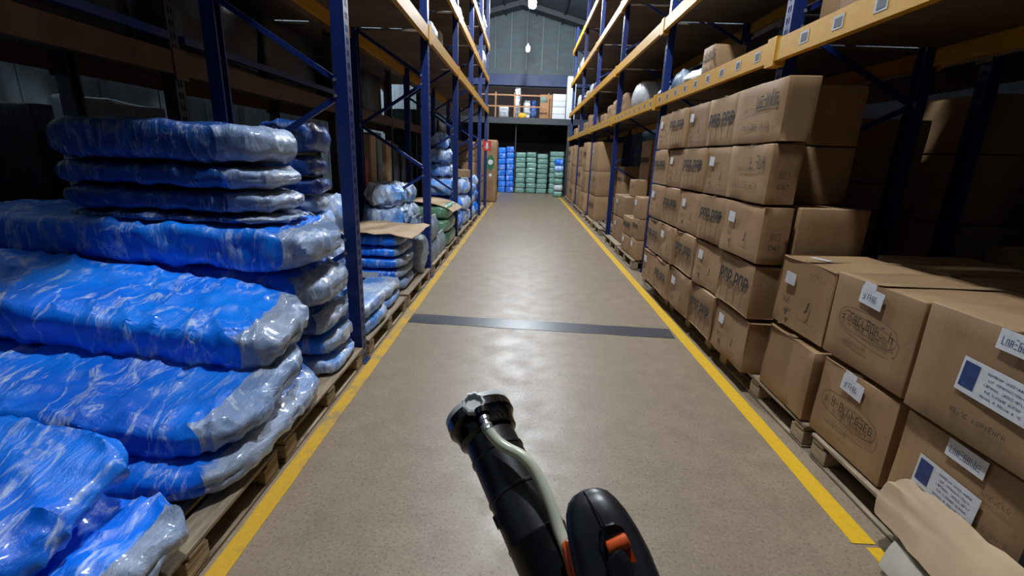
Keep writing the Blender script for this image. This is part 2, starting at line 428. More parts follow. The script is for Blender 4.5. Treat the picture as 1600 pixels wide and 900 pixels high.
strip('trim_4', [(x, 4.36 - x * 0.058) for x in lin(-1.09, 1.5, 12)], 0.255, 'dark_stripe', lab='dark grey stripe painted across the aisle floor')
# side and back walls
wl = bobj('wall_left', (-5.2, -5, 0), (-4.9, 26.5, 7.6), 'wall_cool', kind=S)
for i in range(14): bobj('panel', (-4.9, 0.2 + i * 0.9, 0.05), (-4.882, 1.07 + i * 0.9, 4.2), 'wall_cool', wl)
bobj('wall_right', (5.3, -5, 0), (5.6, 26.5, 7.6), 'wall_metal', kind=S)
wb = bobj('wall_back', (-5.2, 26.2, 0), (5.6, 26.5, 9.0), 'wall_metal', kind=S)
for i in range(13):
    x = -4.9 + i * 0.8
    bobj('panel', (x + 0.03, 26.14, 5.95), (x + 0.74, 26.2, 8.9), 'wall_metal', wb)
    bobj('rib', (x - 0.045, 26.04, 5.95), (x + 0.005, 26.2, 8.9), 'lit_rib_metal', wb)
bobj('ledge', (-5.1, 26.0, 5.75), (5.2, 26.2, 5.93), 'wall_metal', wb)
bobj('blue_fascia', (-5.1, 25.9, 5.2), (5.2, 26.2, 5.73), 'blue_fascia', wb)
# gabled roof: two slopes, rafters and purlins
cl = MB()
RX = -0.4
def roof_z(x): return 8.75 - 0.27 * abs(x - RX)
cl.add([(-5.2, -5, roof_z(-5.2)), (RX, -5, roof_z(RX)), (5.6, -5, roof_z(5.6)), (-5.2, 26.5, roof_z(-5.2)), (RX, 26.5, roof_z(RX)), (5.6, 26.5, roof_z(5.6)),
        (-5.2, -5, roof_z(-5.2) + .1), (RX, -5, roof_z(RX) + .1), (5.6, -5, roof_z(5.6) + .1), (-5.2, 26.5, roof_z(-5.2) + .1), (RX, 26.5, roof_z(RX) + .1), (5.6, 26.5, roof_z(5.6) + .1)],
       [(0, 3, 4, 1), (1, 4, 5, 2), (6, 7, 10, 9), (7, 8, 11, 10), (0, 1, 7, 6), (1, 2, 8, 7), (3, 9, 10, 4), (4, 10, 11, 5), (0, 6, 9, 3), (2, 5, 11, 8)])
ce = link('ceiling', cl.mesh('ceiling'), 'roof_metal', kind=S)
for k in range(6):
    y = 1.5 + k * 4.6
    for sx in (-1, 1):
        m = MB(); xe = RX + sx * 5.4
        xe = max(-5.15, min(5.3, xe))
        m.add([(RX, y, roof_z(RX) - .02), (xe, y, roof_z(xe) - .02), (xe, y, roof_z(xe) - .24), (RX, y, roof_z(RX) - .24),
               (RX, y + .12, roof_z(RX) - .02), (xe, y + .12, roof_z(xe) - .02), (xe, y + .12, roof_z(xe) - .24), (RX, y + .12, roof_z(RX) - .24)],
              [(0, 1, 2, 3), (7, 6, 5, 4), (0, 4, 5, 1), (1, 5, 6, 2), (2, 6, 7, 3), (3, 7, 4, 0)])
        link('rafter', m.mesh('rafter'), 'dark_or_shaded_steel', ce)
for x in (-4, -2.6, -1.2, 0.3, 1.6, 2.9, 4.2):
    bobj('purlin', (x - .03, -4.9, roof_z(x) - .1), (x + .03, 26.1, roof_z(x) - .012), 'dark_or_shaded_steel', ce)

# ------------------------------------------------------------------ ceiling lamps
mk_emit('lamp_glow', (0.86, 0.93, 1.0), LAMP_W / (math.pi * 0.36))
mk_emit('small_lamp_glow', (0.9, 0.95, 1.0), 90.0)
def lathe(prof, n=20):
    m = MB()
    for r, z in prof:
        for j in range(n):
            a = 2 * math.pi * j / n; m.v.append((r * math.cos(a), r * math.sin(a), z))
    for i in range(len(prof) - 1):
        for j in range(n):
            a = i * n + j; b = i * n + (j + 1) % n
            m.f.append((a, b, b + n, a + n))
    m.f.append(tuple(reversed(range(n)))); m.f.append(tuple((len(prof) - 1) * n + j for j in range(n)))
    return m
def lamp(loc, label, glow='lamp_glow', s=1.0):
    t = thing('pendant_lamp', label, 'lamp', loc, 0, 'aisle ceiling lamps')
    link('bulb', lathe([(.02 * s, -.19 * s), (.10 * s, -.175 * s), (.13 * s, -.12 * s), (.135 * s, .12 * s), (.09 * s, .19 * s)]).mesh('bulb', True), glow, t)
    link('socket', lathe([(.10 * s, .19 * s), (.10 * s, .26 * s), (.05 * s, .30 * s), (.045 * s, .40 * s)]).mesh('socket', True), 'white_plastic', t)
    top = roof_z(loc[0]) - loc[2] - 0.01
    link('cord', MB().tube([(0, 0, .38 * s), (0, 0, top)], .012, 8).mesh('cord'), 'dark_or_shaded_steel', t)
lamp((0.05, 17.6, 6.65), 'bright white bulb lamp hanging over the aisle at the top of the picture')
lamp((0.05, 10.0, 6.65), 'bulb lamp hanging over the middle of the aisle, above the picture edge')
lamp((0.05, 2.5, 6.65), 'bulb lamp hanging over the near end of the aisle, above the picture edge')
lamp((-0.05, 21.4, 6.0), 'small white bulb lamp hanging before the ribbed back wall', 'small_lamp_glow', 0.55)

# ------------------------------------------------------------------ pallet racks
def post_mesh(H, s=1):
    """perforated channel post: holes on the face that looks towards s*x; centre at origin"""
    m = MB(); w2, d2, t = 0.045, 0.045, 0.004
    for sy in (-1, 1):                                # the two side webs
        y0, y1 = sorted((sy * w2, sy * (w2 - t))); m.box((-d2, y0, 0), (d2, y1, H))
        y0, y1 = sorted((sy * w2, sy * (w2 - 0.018))); x0, x1 = sorted((-s * d2, -s * (d2 - t))); m.box((x0, y0, 0), (x1, y1, H))
    x0, x1 = sorted((s * d2, s * (d2 - t)))
    m.box((x0, -w2 + t, 0), (x1, -0.020, H)); m.box((x0, 0.020, 0), (x1, w2 - t, H)); m.box((x0, -0.006, 0), (x1, 0.006, H))
    k = 0.0
    while k < H - 0.05:
        m.box((x0, -0.020, k), (x1, 0.020, k + 0.035)); k += 0.075
    return m.mesh('post')
POSTS = {}
def rack(label, xf, xr, ys, levels, H, side, bay_levels=None, beam_mat='orange_steel', braces=True, boards=6, plates=False, proud=0.02, paint='blue_steel', phases={0: (0.40, True)}):
    """side=+1: aisle lies towards +x of the rack, -1: towards -x"""
    t = thing('pallet_rack', label, 'rack', ((xf + xr) / 2, ys[0], 0), 0, 'pallet racks along the aisle')
    o0 = Vector(t.location)
    for y in ys:
        for x, s in ((xf, side), (xr, -side)):
            key = (H, s, paint)
            if key not in POSTS: POSTS[key] = post_mesh(H, s); POSTS[key].materials.append(MATS[paint])
            p = link('post', POSTS[key], None, t, (x - o0.x, y - o0.y, 0))
            if 'foot' not in POSTS: POSTS['foot'] = MB().box((-.07, -.06, 0), (.07, .06, .008)).mesh('foot_plate'); POSTS['foot'].materials.append(MATS['blue_steel'])
            link('foot_plate', POSTS['foot'], None, p)
        if braces:
            z, up = phases.get(ys.index(y), phases[0])
            while z < H - 0.6:
                za, zb = (z, z + 0.48)
                a = (xf - side * 0.04, za) if not up else (xr + side * 0.04, za)
                b = (xr + side * 0.04, zb) if not up else (xf - side * 0.04, zb)
                m = MB()
                A = Vector((a[0] - o0.x, y - o0.y, a[1])); B = Vector((b[0] - o0.x, y - o0.y, b[1]))
                d = (B - A).normalized(); q = Vector((-d.z, 0, d.x)) * 0.018; n_ = Vector((0, 0.012, 0))
                m.add([A - q - n_, A + q - n_, A + q + n_, A - q + n_, B - q - n_, B + q - n_, B + q + n_, B - q + n_],
                      [(0, 1, 2, 3), (7, 6, 5, 4), (0, 4, 5, 1), (1, 5, 6, 2), (2, 6, 7, 3), (3, 7, 4, 0)])
                br = link('brace', m.mesh('brace'), 'blue_steel', t)
                for e_ in (A, B):
                    bo = MB().tube([e_ + Vector((0, -0.052, 0)), e_ + Vector((0, -0.044, 0))], 0.012, 6)
                    link('bolt', bo.mesh('bolt'), 'galvanised', br)
                z += 0.58 if up else 0.50
                up = not up
    bh = 0.145
    for i in range(len(ys) - 1):
        y0, y1 = ys[i] + 0.05, ys[i + 1] - 0.05; L = y1 - y0
        for li, z in enumerate(levels):
            if bay_levels and (i, li) in bay_levels: continue
            for x, s in ((xf, side), (xr, -side)):
                pr = proud if x == xf else 0.02; fx = x + s * 0.045 + s * pr      # beam stands a little proud of the post face
                x0, x1 = sorted((fx, fx - s * 0.05))
                m = MB()
                m.box((x0 - o0.x, y0 - 0.045 - o0.y, z), (x1 - o0.x, y1 + 0.045 - o0.y, z + bh * 0.62)) if False else None
                # stepped box beam: full height face with a rebate for the deck
                c0, c1 = (x0 - o0.x, x1 - o0.x)
                if s > 0: prof = [(c0, z), (c1, z), (c1, z + bh), (c1 - .03, z + bh), (c1 - .03, z + bh - .03), (c0, z + bh - .03)]
                else: prof = [(c1, z), (c1, z + bh - .03), (c0 + .03, z + bh - .03), (c0 + .03, z + bh), (c0, z + bh), (c0, z)]
                ya, yb = y0 - o0.y, y1 - o0.y
                m.add([(a, ya, b) for a, b in prof] + [(a, yb, b) for a, b in prof],
                      [tuple(range(5, -1, -1)) if s > 0 else tuple(range(5, -1, -1)), tuple(range(6, 12))] + [(k, (k + 1) % 6, (k + 1) % 6 + 6, k + 6) for k in range(6)])
                bm_ = link('beam', m.mesh('beam'), beam_mat if x == xf else ('shaded_brown_steel' if beam_mat == 'shaded_brown_steel' else beam_mat), t)
                for yc, yd in ((ya - 0.05, ya + 0.012), (yb - 0.012, yb + 0.05)):
                    pl = fx + s * 0.0 - o0.x
                    a0, a1 = sorted((pl + s * 0.006, pl - s * (0.004 if pr < .03 else pr)))
                    link('connector', MB().box((a0, yc, z - 0.03), (a1, yd, z + bh + 0.02)).mesh('connector'), beam_mat, bm_)
                if plates and x == xf and li == 0:
                    k = y0 + 0.16
                    while k < y1 - 0.1:
                        a0, a1 = sorted((fx - o0.x + s * 0.0, fx - o0.x + s * 0.002)); b0, b1 = sorted((fx - o0.x, fx - o0.x + s * 0.0035))
                        pc = link('slot_plate', MB().box((a0, k - .048 - o0.y, z + .040), (a1, k + .048 - o0.y, z + .113)).mesh('slot_plate'), 'slot_frame', bm_)
                        link('slot', MB().box((b0, k - .031 - o0.y, z + .053), (b1, k + .031 - o0.y, z + .100)).mesh('slot'), 'slot_dark', bm_)
                        k += 0.335
            # deck boards across the two beams
            n = boards; bw = (L - 0.02) / n
            xa, xb = sorted((xf + side * (0.01 + proud), xr - side * 0.03))
            key = ('board', round(xb - xa, 3), round(bw, 3))
            if key not in POSTS:
                POSTS[key] = MB().box((-(xb - xa) / 2, 0.004, 0), ((xb - xa) / 2, bw - 0.004, 0.024)).mesh('shelf_board'); POSTS[key].materials.append(MATS['shelf_wood'])
            for k in range(n):
                link('shelf_board', POSTS[key], None, t, ((xa + xb) / 2 - o0.x, y0 + 0.01 + k * bw - o0.y, z + bh - 0.029))
    return t
LYS = [0.55, 3.37, 6.1, 8.65, 11.05, 13.2, 15.3]
RYS = [0.45, 3.75, 6.9, 10.2, 13.5, 16.9, 20.3]
rack('blue and yellow pallet rack beside the blue packages, along the aisle', -1.25, -2.1, LYS, [2.90, 3.78, 4.68], 6.0, 1, bay_levels={(0, 0)}, phases={0: (0.40, True), 2: (0.36, False)})
rack('blue and yellow pallet rack beside the carton wall, along the aisle', 1.88, 2.87, RYS, [2.33, 3.27, 4.42, 5.62], 6.6, -1, plates=True, proud=0.08, phases={0: (0.50, False)})
rl = rack('pallet rack behind the blue packages, posts and brown beams darkened for shade', -2.42, -3.15, LYS[:5], [2.06, 2.95], 4.5, 1, beam_mat='shaded_brown_steel', paint='dark_or_shaded_steel', braces=False, boards=4)  # posts darkened from blue, shade painted into the steel
for i in range(2):
    bobj('rail', (0.385, 0.1 + i * 2.8, 2.27), (0.43, 2.75 + i * 2.8, 2.32), 'blue_steel', rl)
rack('dark pallet rack behind the carton wall', 3.35, 4.25, RYS[:4], [2.4, 3.4], 4.5, -1, beam_mat='shaded_brown_steel', braces=False, boards=4)

# ------------------------------------------------------------------ pallets
PM = {}
def pallet(x0, x1, y0, y1, label):
    t = thing('wooden_pallet', label, 'pallet', ((x0 + x1) / 2, (y0 + y1) / 2, 0), 0, 'wooden pallets under the racks')
    W, L = x1 - x0, y1 - y0
    def part(nm, sx, sy, sz, x, y, z, jit=0.0):
        k = (nm, round(sx, 3), round(sy, 3), round(sz, 3))
        if k not in PM:
            PM[k] = carton_mesh(nm, sx, sy, sz, len(PM), 0.006, 1, 0.003); PM[k].materials.append(MATS['pallet_wood'])
            PM[k].polygons.foreach_set('use_smooth', [False] * len(PM[k].polygons))
        link(nm, PM[k], None, t, (x, y, z), (0, 0, rnd.uniform(-jit, jit)))
    for i in range(6): part('deck_board', 0.12, L, 0.024, -W / 2 + 0.06 + i * (W - 0.12) / 5, rnd.uniform(-.01, .01), 0.126, 0.004)
    for j in range(3): part('cross_board', W, 0.10, 0.02, 0, -L / 2 + 0.06 + j * (L - 0.12) / 2, 0.106)
    for i in range(3):
        for j in range(3): part('block', 0.10, 0.13, 0.085, -W / 2 + 0.055 + i * (W - 0.11) / 2, -L / 2 + 0.07 + j * (L - 0.14) / 2, 0.021)
        part('runner', 0.10, L, 0.02, -W / 2 + 0.055 + i * (W - 0.11) / 2, 0, 0.001)
LP = [(0.8, 2.02), (2.08, 3.3), (3.45, 4.68), (4.74, 5.98), (6.2, 7.34), (7.4, 8.56), (8.76, 9.84), (9.88, 10.96), (11.15, 12.4), (13.3, 14.5)]
for i, (a, b) in enumerate(LP):
    pallet(-2.05, -1.19, a, b, 'weathered wooden pallet %s along the left yellow line, counted from the camera' % (['first', 'second', 'third', 'fourth', 'fifth', 'sixth', 'seventh', 'eighth', 'ninth', 'tenth'][i]))
RP = [(0.98, 2.37), (2.44, 3.66), (3.85, 5.07), (5.13, 6.35), (7.0, 8.2), (8.3, 9.5), (10.3, 11.5), (11.6, 12.8), (13.6, 14.8), (14.9, 16.1), (17.0, 18.2), (18.4, 19.6)]
for i, (a, b) in enumerate(RP):
    pallet(1.70, 2.70, a, b, 'weathered wooden pallet %s along the right yellow line, counted from the camera' % (['first', 'second', 'third', 'fourth', 'fifth', 'sixth', 'seventh', 'eighth', 'ninth', 'tenth', 'eleventh', 'twelfth'][i]))

# ------------------------------------------------------------------ blue packages, near left pallet
G = 'blue packages of the near pile'
PT = 0.152
def bpack(label, xf, yc, z, L, W, T, seed, yaw=0, tilt=0, mat='blue_film', film='grey_film', n=30, amp=0.016, end_at=0.40, roll=0, group=G, e=6, pinch=0.2):
    T *= 1.07 if n >= 22 else 1.0
    return pack('film_package', label, 'package', group, (xf - L / 2 * math.cos(tilt), yc, z + L / 2 * math.sin(tilt)), L, W, T, seed, mat, yaw, tilt, roll, n, e, amp, film, end_at, pinch)
bpack('small grey-blue package lowest beside the near left post, on the pallet', -1.20, 3.02, PT, 0.8, 0.52, 0.13, 1, mat='pale_blue_film', film=None, n=16)
sp = bpack('blue package with a white sticker beside the near left post, second from the pallet', -1.21, 3.02, 0.28, 0.85, 0.52, 0.16, 2, n=16, end_at=0.47)
link('sticker', MB().box((0, -.07, -.045), (.002, .07, .045)).mesh('sticker'), 'label_white', sp, (0.425, 0.02, 0.085), (0, 0, R(3)))
bpack('grey film-ended package squeezed under the big blue packages by the post', -1.22, 3.02, 0.44, 0.9, 0.52, 0.17, 3, n=16, mat='shaded_blue_film')
bpack('big blue package with a torn clear end, touching the near left post', -1.20, 2.95, 0.615, 2.3, 0.70, 0.275, 4, tilt=R(2.5), end_at=0.455, amp=0.020)
bpack('big blue package topmost of the wide courses, under the dark top stack', -1.22, 2.92, 0.895, 2.3, 0.74, 0.275, 5, tilt=R(1.5), end_at=0.455, amp=0.020)
bpack('broad bright blue package with a baggy grey end, lying in front of the post-side packages', -1.22, 2.32, 0.515, 2.1, 0.66, 0.25, 6, tilt=R(8), yaw=R(3), roll=R(10), end_at=0.44, n=42, amp=0.024)
bpack('wide bright blue package with a crumpled grey end, second course of the near pile', -1.19, 2.06, 0.345, 1.9, 0.98, 0.20, 7, tilt=R(6), yaw=R(3), roll=R(8), end_at=0.44, n=42, amp=0.024)
bpack('long blue package lying directly on the pallet edge in the near pile', -1.165, 2.10, PT, 1.6, 1.2, 0.19, 8, tilt=R(1), end_at=0.465, n=36, amp=0.020)
bpack('crumpled blue package slumped at the near corner of the pile', -1.175, 1.24, PT + .01, 1.2, 0.46, 0.19, 9, tilt=R(3), roll=R(3), end_at=0.46, amp=0.026)
bpack('dark blue package with a folded sheet, nearest at the left picture edge', -1.38, 1.22, 0.385, 1.2, 0.60, 0.15, 10, tilt=R(8), roll=R(16), film=None, amp=0.028)
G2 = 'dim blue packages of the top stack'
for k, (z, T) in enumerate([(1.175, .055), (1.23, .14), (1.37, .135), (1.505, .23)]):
    bpack('dim blue package with a grey film end, %s of the top stack' % ['thin lowest one', 'second', 'third', 'thick topmost one'][k], -1.40 - 0.012 * k, 2.88, z, 1.3, 0.55, T, 20 + k, tilt=R(0.5), mat='shaded_blue_film', end_at=0.28, n=24, group=G2, amp=0.015)
G3 = 'rounded packages of the column behind the near left post'
for k, (z, T) in enumerate([(PT, .2), (.355, .2), (.56, .2), (.765, .2), (.97, .17), (1.145, .13), (1.28, .13), (1.415, .16), (1.58, .24)]):
    bpack('rounded grey-blue package %s of the column behind the near left post' % ORD[k], -1.52 - 0.03 * (k % 2), 3.66, z, 0.46, 0.42, T, 30 + k, mat='pale_blue_film' if k < 6 else 'shaded_blue_film', film=None, n=14, group=G3, amp=0.018, e=4)
for k in range(6):
    bpack('dark blue package %s of the deep stack at the left picture edge' % ORD[k], -3.62, 2.7, PT + k * 0.19, 1.0, 1.1, 0.185, 50 + k, mat='shaded_blue_film', film=None, n=10, group='dark packages deep in the rack')

def wrapped(label, x, y, z, sx, sy, sz, seed, mat='shaded_dark_wrap', cat='load', group='added dark loads on the left back rack', name='load_or_filler', amp=0.03, r=0.05):
    o = link(name, carton_mesh(name, sx, sy, sz, seed, r, 7, amp), mat, loc=(x, y, z))
    return tag(o, label, cat, group)
DZ = 2.06 + 0.142
for i, (y, L) in enumerate([(1.35, 1.2), (2.65, 1.15), (4.1, 1.2), (5.35, 1.15), (6.85, 1.2), (8.0, 1.0)]):  # added loads: dark fill so the lit wall does not show above the shelf
    wrapped('added dark load %s from the camera, hiding the lit wall behind the shelf' % (['first', 'second', 'third', 'fourth', 'fifth', 'sixth'][i]), -2.79, y, DZ, 0.62, L, 0.60 + 0.08 * (i % 2) - 0.04, 60 + i)
for i, (y, L) in enumerate([(4.15, 1.3), (5.4, 1.1), (9.2, .9), (10.3, 1.1), (11.8, 1.2), (13.2, 1.2), (14.8, 1.4), (16.6, 1.6)]):  # more added loads, blocking the view of the lit left wall
    wrapped('added dark load %s from the camera, blocking the lit wall behind the left rack' % NM[i], -2.80, y, 0.0, 0.6, L, 1.8 - .15 * (i % 2) if i < 4 else 2.6, 170 + i, group='added dark loads on the floor')
wrapped('upright grey film-covered board pack at the left wall behind the top stack', -3.35, 3.95, 0.0, 0.25, 0.9, 1.95, 75, 'clear_film', 'board pack', None, 'board_pack')
wrapped('dark tall film-wrapped load behind the blue packages at the left edge', -3.95, 3.9, 0.0, 0.7, 0.8, 1.9, 76, 'shaded_dark_wrap', 'load', None)

# ------------------------------------------------------------------ cartons
CM = {}
def carton_body(sx, sy, sz, var, n=4, amp=0.006):
    k = (round(sx, 2), round(sy, 2), round(sz, 2), var, n, amp)
    if k not in CM:
        CM[k] = carton_mesh('carton', sx, sy, sz, var * 3 + 1, 0.010, n, amp); CM[k].materials.append(MATS['cardboard'])
    return CM[k]
SH = {}
def shared(key, fn, mat):
    if key not in SH:
        SH[key] = fn()
        SH[key].materials.append(MATS[mat])
    return SH[key]
def on_aisle(o, sx, nm, me, u, v, d=0.004, mat=None, tilt=0):
    """fix a flat drawing on the aisle side (-x) of a carton; u to the reader's right, v up from the base"""
    return link(nm, me, mat, o, (-sx / 2 - d, -u, v), (math.pi / 2, tilt, -math.pi / 2))
def plate(w_, h_): return MB().box((-w_ / 2, -h_ / 2, 0), (w_ / 2, h_ / 2, .001)).mesh('label')
def carton(label, group, x0, x1, y0, y1, z0, z1, style='plain', var=0, yaw=0.0, n=4, cat='box', name='carton', tape=True, amp=0.006):
    sx, sy, sz = x1 - x0 - .006, y1 - y0 - .006, z1 - z0 - .004
    o = link(name, carton_body(sx, sy, sz, var, n, amp), None, loc=((x0 + x1) / 2, (y0 + y1) / 2, z0), rot=(0, 0, yaw))
    tag(o, label, cat, group)
    if style == 'pop':
        on_aisle(o, sx, 'print', shared(('pop', round(sy, 1), var % 2), lambda: text_mesh('print', ['pop pop', 'pnp pnp'][var % 2], sy * 0.25, 0.2 * (var % 2), 0.005), 'ink'), 0, sz * (0.60 + .03 * (var % 3)))
        on_aisle(o, sx, 'print_small', shared(('popl', round(sy, 1)), lambda: scribble('print_small', sy * .5, .012, 12, 3), 'ink_faint'), 0, sz * 0.47)
        for q in range(4):
            on_aisle(o, sx, 'print_streak', shared(('strk', q), lambda q=q: MB().box((-.004, -.07 + .01 * q, 0), (.004, .07, .0005)).mesh('print_streak'), 'ink_faint'), sy * (-.3 + .2 * q), sz * .24)
    elif style == 'mark':
        on_aisle(o, sx, 'label', shared(('lab', var % 3), lambda: plate(.09 + .012 * (var % 3), .075), 'label_white'), -sy * .22, sz * .70, tilt=R(2))
        on_aisle(o, sx, 'print', shared(('mk1', var % 3), lambda: scribble('print', .10, .035, 4, 10 + var % 3), 'ink'), -sy * .2, sz * .40)
        on_aisle(o, sx, 'print', shared(('mk2', var % 3), lambda: text_mesh('print', 'J', .07, .2, .003), 'ink'), sy * .17, sz * .42)
        on_aisle(o, sx, 'print', shared(('mk3', var % 3), lambda: MB().add([(-.025, .02, 0), (.025, .02, 0), (0, -.025, 0)], [(2, 1, 0)]).mesh('print'), 'ink_faint'), -sy * .2, sz * .22)
        on_aisle(o, sx, 'print_small', shared(('mk4', var % 3), lambda: scribble('print_small', .16, .012, 14, 20 + var % 3), 'ink_faint'), sy * .18, sz * .22)
        on_aisle(o, sx, 'print_small', shared(('mk5', var % 3), lambda: scribble('print_small', .12, .016, 10, 30 + var % 3), 'ink_faint'), sy * .2, sz * .85)
    elif style == 'lines':
        on_aisle(o, sx, 'print', shared(('ln1', var % 2), lambda: scribble('print', sy * .42, .11, 6, 40 + var), 'ink'), sy * .2, sz * .72)
        on_aisle(o, sx, 'print_small', shared(('ln2', var % 2), lambda: scribble('print_small', sy * .5, .03, 14, 50 + var), 'ink_faint'), 0, sz * .58)
        on_aisle(o, sx, 'print_small', shared(('ln3', var % 2), lambda: scribble('print_small', sy * .6, .05, 16, 55 + var), 'ink_faint'), 0, sz * .30)
    elif style == 'oval':
        on_aisle(o, sx, 'label', shared('ovl', lambda: plate(.15, .085), 'label_white'), sy * -.02, sz * .84, tilt=R(4))
        on_aisle(o, sx, 'label', shared('ovl2', lambda: plate(.08, .04), 'label_white'), sy * -.06, sz * .95, .0045, tilt=R(4))
        on_aisle(o, sx, 'label_print', shared('ovlp', lambda: scribble('label_print', .11, .04, 7, 61), 'ink_blue'), sy * -.02, sz * .84, .006, tilt=R(4))
        on_aisle(o, sx, 'print_outline', shared('ov', lambda: ring_mesh('print_outline', .40, .13, .004), 'ink_faint'), 0, sz * .52, tilt=R(2))
        on_aisle(o, sx, 'print', shared(('ovt', var % 2), lambda: scribble('print', .36, .055, 12, 62 + var), 'ink'), 0, sz * .545, tilt=R(2))
        on_aisle(o, sx, 'print', shared(('ovt2', var % 2), lambda: scribble('print', .22, .035, 9, 64 + var), 'ink_faint'), .04, sz * .46, tilt=R(2))
        on_aisle(o, sx, 'print_small', shared('ovs', lambda: scribble('print_small', .2, .02, 10, 66), 'ink_faint'), -.06, sz * .27)
    elif style == 'ship':
        on_aisle(o, sx, 'label', shared('sh1', lambda: plate(.16, .075), 'label_white'), .02, sz * .90, tilt=R(2))
        on_aisle(o, sx, 'label_print', shared('sh1p', lambda: scribble('label_print', .13, .035, 9, 71), 'ink_blue'), .02, sz * .90, .006, tilt=R(2))
        lb = on_aisle(o, sx, 'shipping_label', shared('sh2', lambda: plate(.27, .135), 'label_white'), -.02, sz * .52, tilt=R(3))
        link('label_picture', shared('sh3', lambda: MB().box((-.03, -.05, 0), (.03, .05, .0005)).mesh('label_picture'), 'ink_blue'), None, lb, (-.095, .004, .0015))
        for q in range(5):
            link('label_print', shared(('sh4', q), lambda q=q: scribble('label_print', .15 - .02 * (q % 2), .010, 18, 73 + q), 'ink_blue'), None, lb, (.04, .045 - q * .022, .0015))
        on_aisle(o, sx, 'print', shared('sh5', lambda: scribble('print', .22, .022, 14, 81), 'ink'), -.04, sz * .22)
        on_aisle(o, sx, 'print', shared('sh6', lambda: scribble('print', .11, .02, 7, 82), 'ink_faint'), sy * .33, sz * .45)
        on_aisle(o, sx, 'print_small', shared('sh7', lambda: scribble('print_small', .12, .02, 8, 83), 'ink_faint'), sy * .3, sz * .72)
    if tape:
        link('tape', shared(('tape', round(sx, 2)), lambda: MB().box((-sx / 2 + .01, -.028, 0), (sx / 2 - .01, .028, .0012)).mesh('tape'), 'tape'), None, o, (0, 0, sz + .001 - amp * .3))
    return o

# tall wall of cartons behind the right yellow line: five courses
GW = 'cartons of the tall wall'
WX = 1.60
rows = [  # bottom course first: boundaries along the aisle, and how each face is printed
    [3.10, 3.70, 4.25, 4.92, 5.45, 5.98],
    [3.12, 3.72, 4.28, 4.86, 5.42, 5.98],
    [3.12, 3.76, 4.30, 4.90, 5.44, 6.00],
    [3.14, 3.78, 4.34, 4.92, 5.46, 6.00],
    [3.12, 3.84, 4.42, 4.98, 5.48, 6.00]]
styles = ['mark', 'pop', 'mark', 'pop', 'mark', 'pop']
ROWN = ['bottom', 'second', 'third', 'fourth', 'top']
COLN = ['nearest', 'second', 'middle', 'fourth', 'farthest']
for r_, ys in enumerate(rows):
    for c in range(5):
        st = styles[(c + r_) % 2]
        if c == 0: st = 'lines' if r_ >= 3 else ('mark' if r_ == 2 else st)
        jx = rnd.uniform(-.018, .012); yw = rnd.uniform(-.03, .03) if r_ < 2 else rnd.uniform(-.012, .012)
        z0 = PT + r_ * 0.40
        o = carton('brown carton in the tall carton wall: %s course, %s one from the camera' % (ROWN[r_], COLN[c]), GW,
                   WX + jx, WX + .215 + jx, ys[c], ys[c + 1], z0, z0 + 0.40, st, (r_ * 5 + c) % 6, yw, n=6, amp=0.010 if r_ > 1 else 0.020)
        if c == 0 and r_ in (2, 3):
            link('print', shared('d67', lambda: text_mesh('print', 'D67', .045, 0, .001), 'ink_faint'), None, o, (0, -(ys[1] - ys[0]) / 2 - .001, .12), FRONT)
            link('print_small', shared('d67b', lambda: scribble('print_small', .07, .06, 3, 90), 'ink_faint'), None, o, (0, -(ys[1] - ys[0]) / 2 - .001, .2), FRONT)
GB = 'cartons behind the tall wall'
for r_ in range(5):
    z0 = PT + r_ * .40
    o = carton('brown carton in the shade behind the nearest wall column, %s course' % ROWN[r_], GB, 1.83, 2.30, 3.13 + .015 * (r_ % 2) if r_ < 3 else 3.41, 3.66, z0, z0 + .40, 'plain', r_, 0, tape=False)
    if r_ == 4:
        link('sticker', shared('stk', lambda: MB().box((-.045, -.022, 0), (.045, .022, .001)).mesh('sticker'), 'label_white'), None, o, (-.16, -.129, .32), FRONT)
    carton('brown carton deep behind the middle of the tall wall, %s course' % ROWN[r_], GB, 1.96, 2.55, 3.86, 4.5, z0, z0 + .40, 'plain', r_ + 1, 0, tape=False)
    carton('brown carton deep behind the far end of the tall wall, %s course' % ROWN[r_], GB, 1.96, 2.55, 5.3, 5.95, z0, z0 + .40, 'plain', r_ + 2, 0, tape=False)
# low big cartons in the near right bay
GN = 'big low cartons of the near right bay'
NX = 1.71
o = carton('dented big carton with a torn label, upper one next to the tall wall', GN, NX, 2.28, 2.50, 3.04, .61, 1.07, 'mark', 1, R(1.5), n=8, amp=0.014)
carton('crushed big carton with a sagging top, lower one next to the tall wall', GN, NX - .02, 2.26, 2.46, 3.02, PT, .60, 'plain', 2, R(-2), n=8, amp=0.018)
carton('big carton with an oval print and two white labels, upper middle of the near bay', GN, NX, 2.30, 1.90, 2.48, .62, 1.08, 'oval', 0, 0, n=6, amp=0.008)
carton('big carton with an oval print, lower middle of the near bay', GN, NX, 2.30, 1.90, 2.45, PT, .61, 'oval', 1, R(1), n=6, amp=0.010)
carton('big carton with a blue and white shipping label, upper one at the right picture edge', GN, NX - .02, 2.30, 1.14, 1.875, .62, 1.10, 'ship', 0, 0, n=6, amp=0.008)
carton('big carton with a shipping label, lower one behind the fallen cardboard sheet', GN, NX + .01, 2.30, 1.31, 1.875, PT, .61, 'ship', 1, R(1), n=6, amp=0.008)
for i, (a, b) in enumerate([(2.50, 3.06), (1.88, 2.47), (1.16, 1.84)]):
    for k in range(2):
        carton('big brown carton in the second row of the near bay, %s, %s' % (['by the tall wall', 'middle', 'nearest the camera'][i], ['lower', 'upper'][k]), 'big low cartons of the second row',
               2.33, 2.93, a, b, PT if k == 0 else .62, .61 if k == 0 else 1.08, 'plain', i + k)
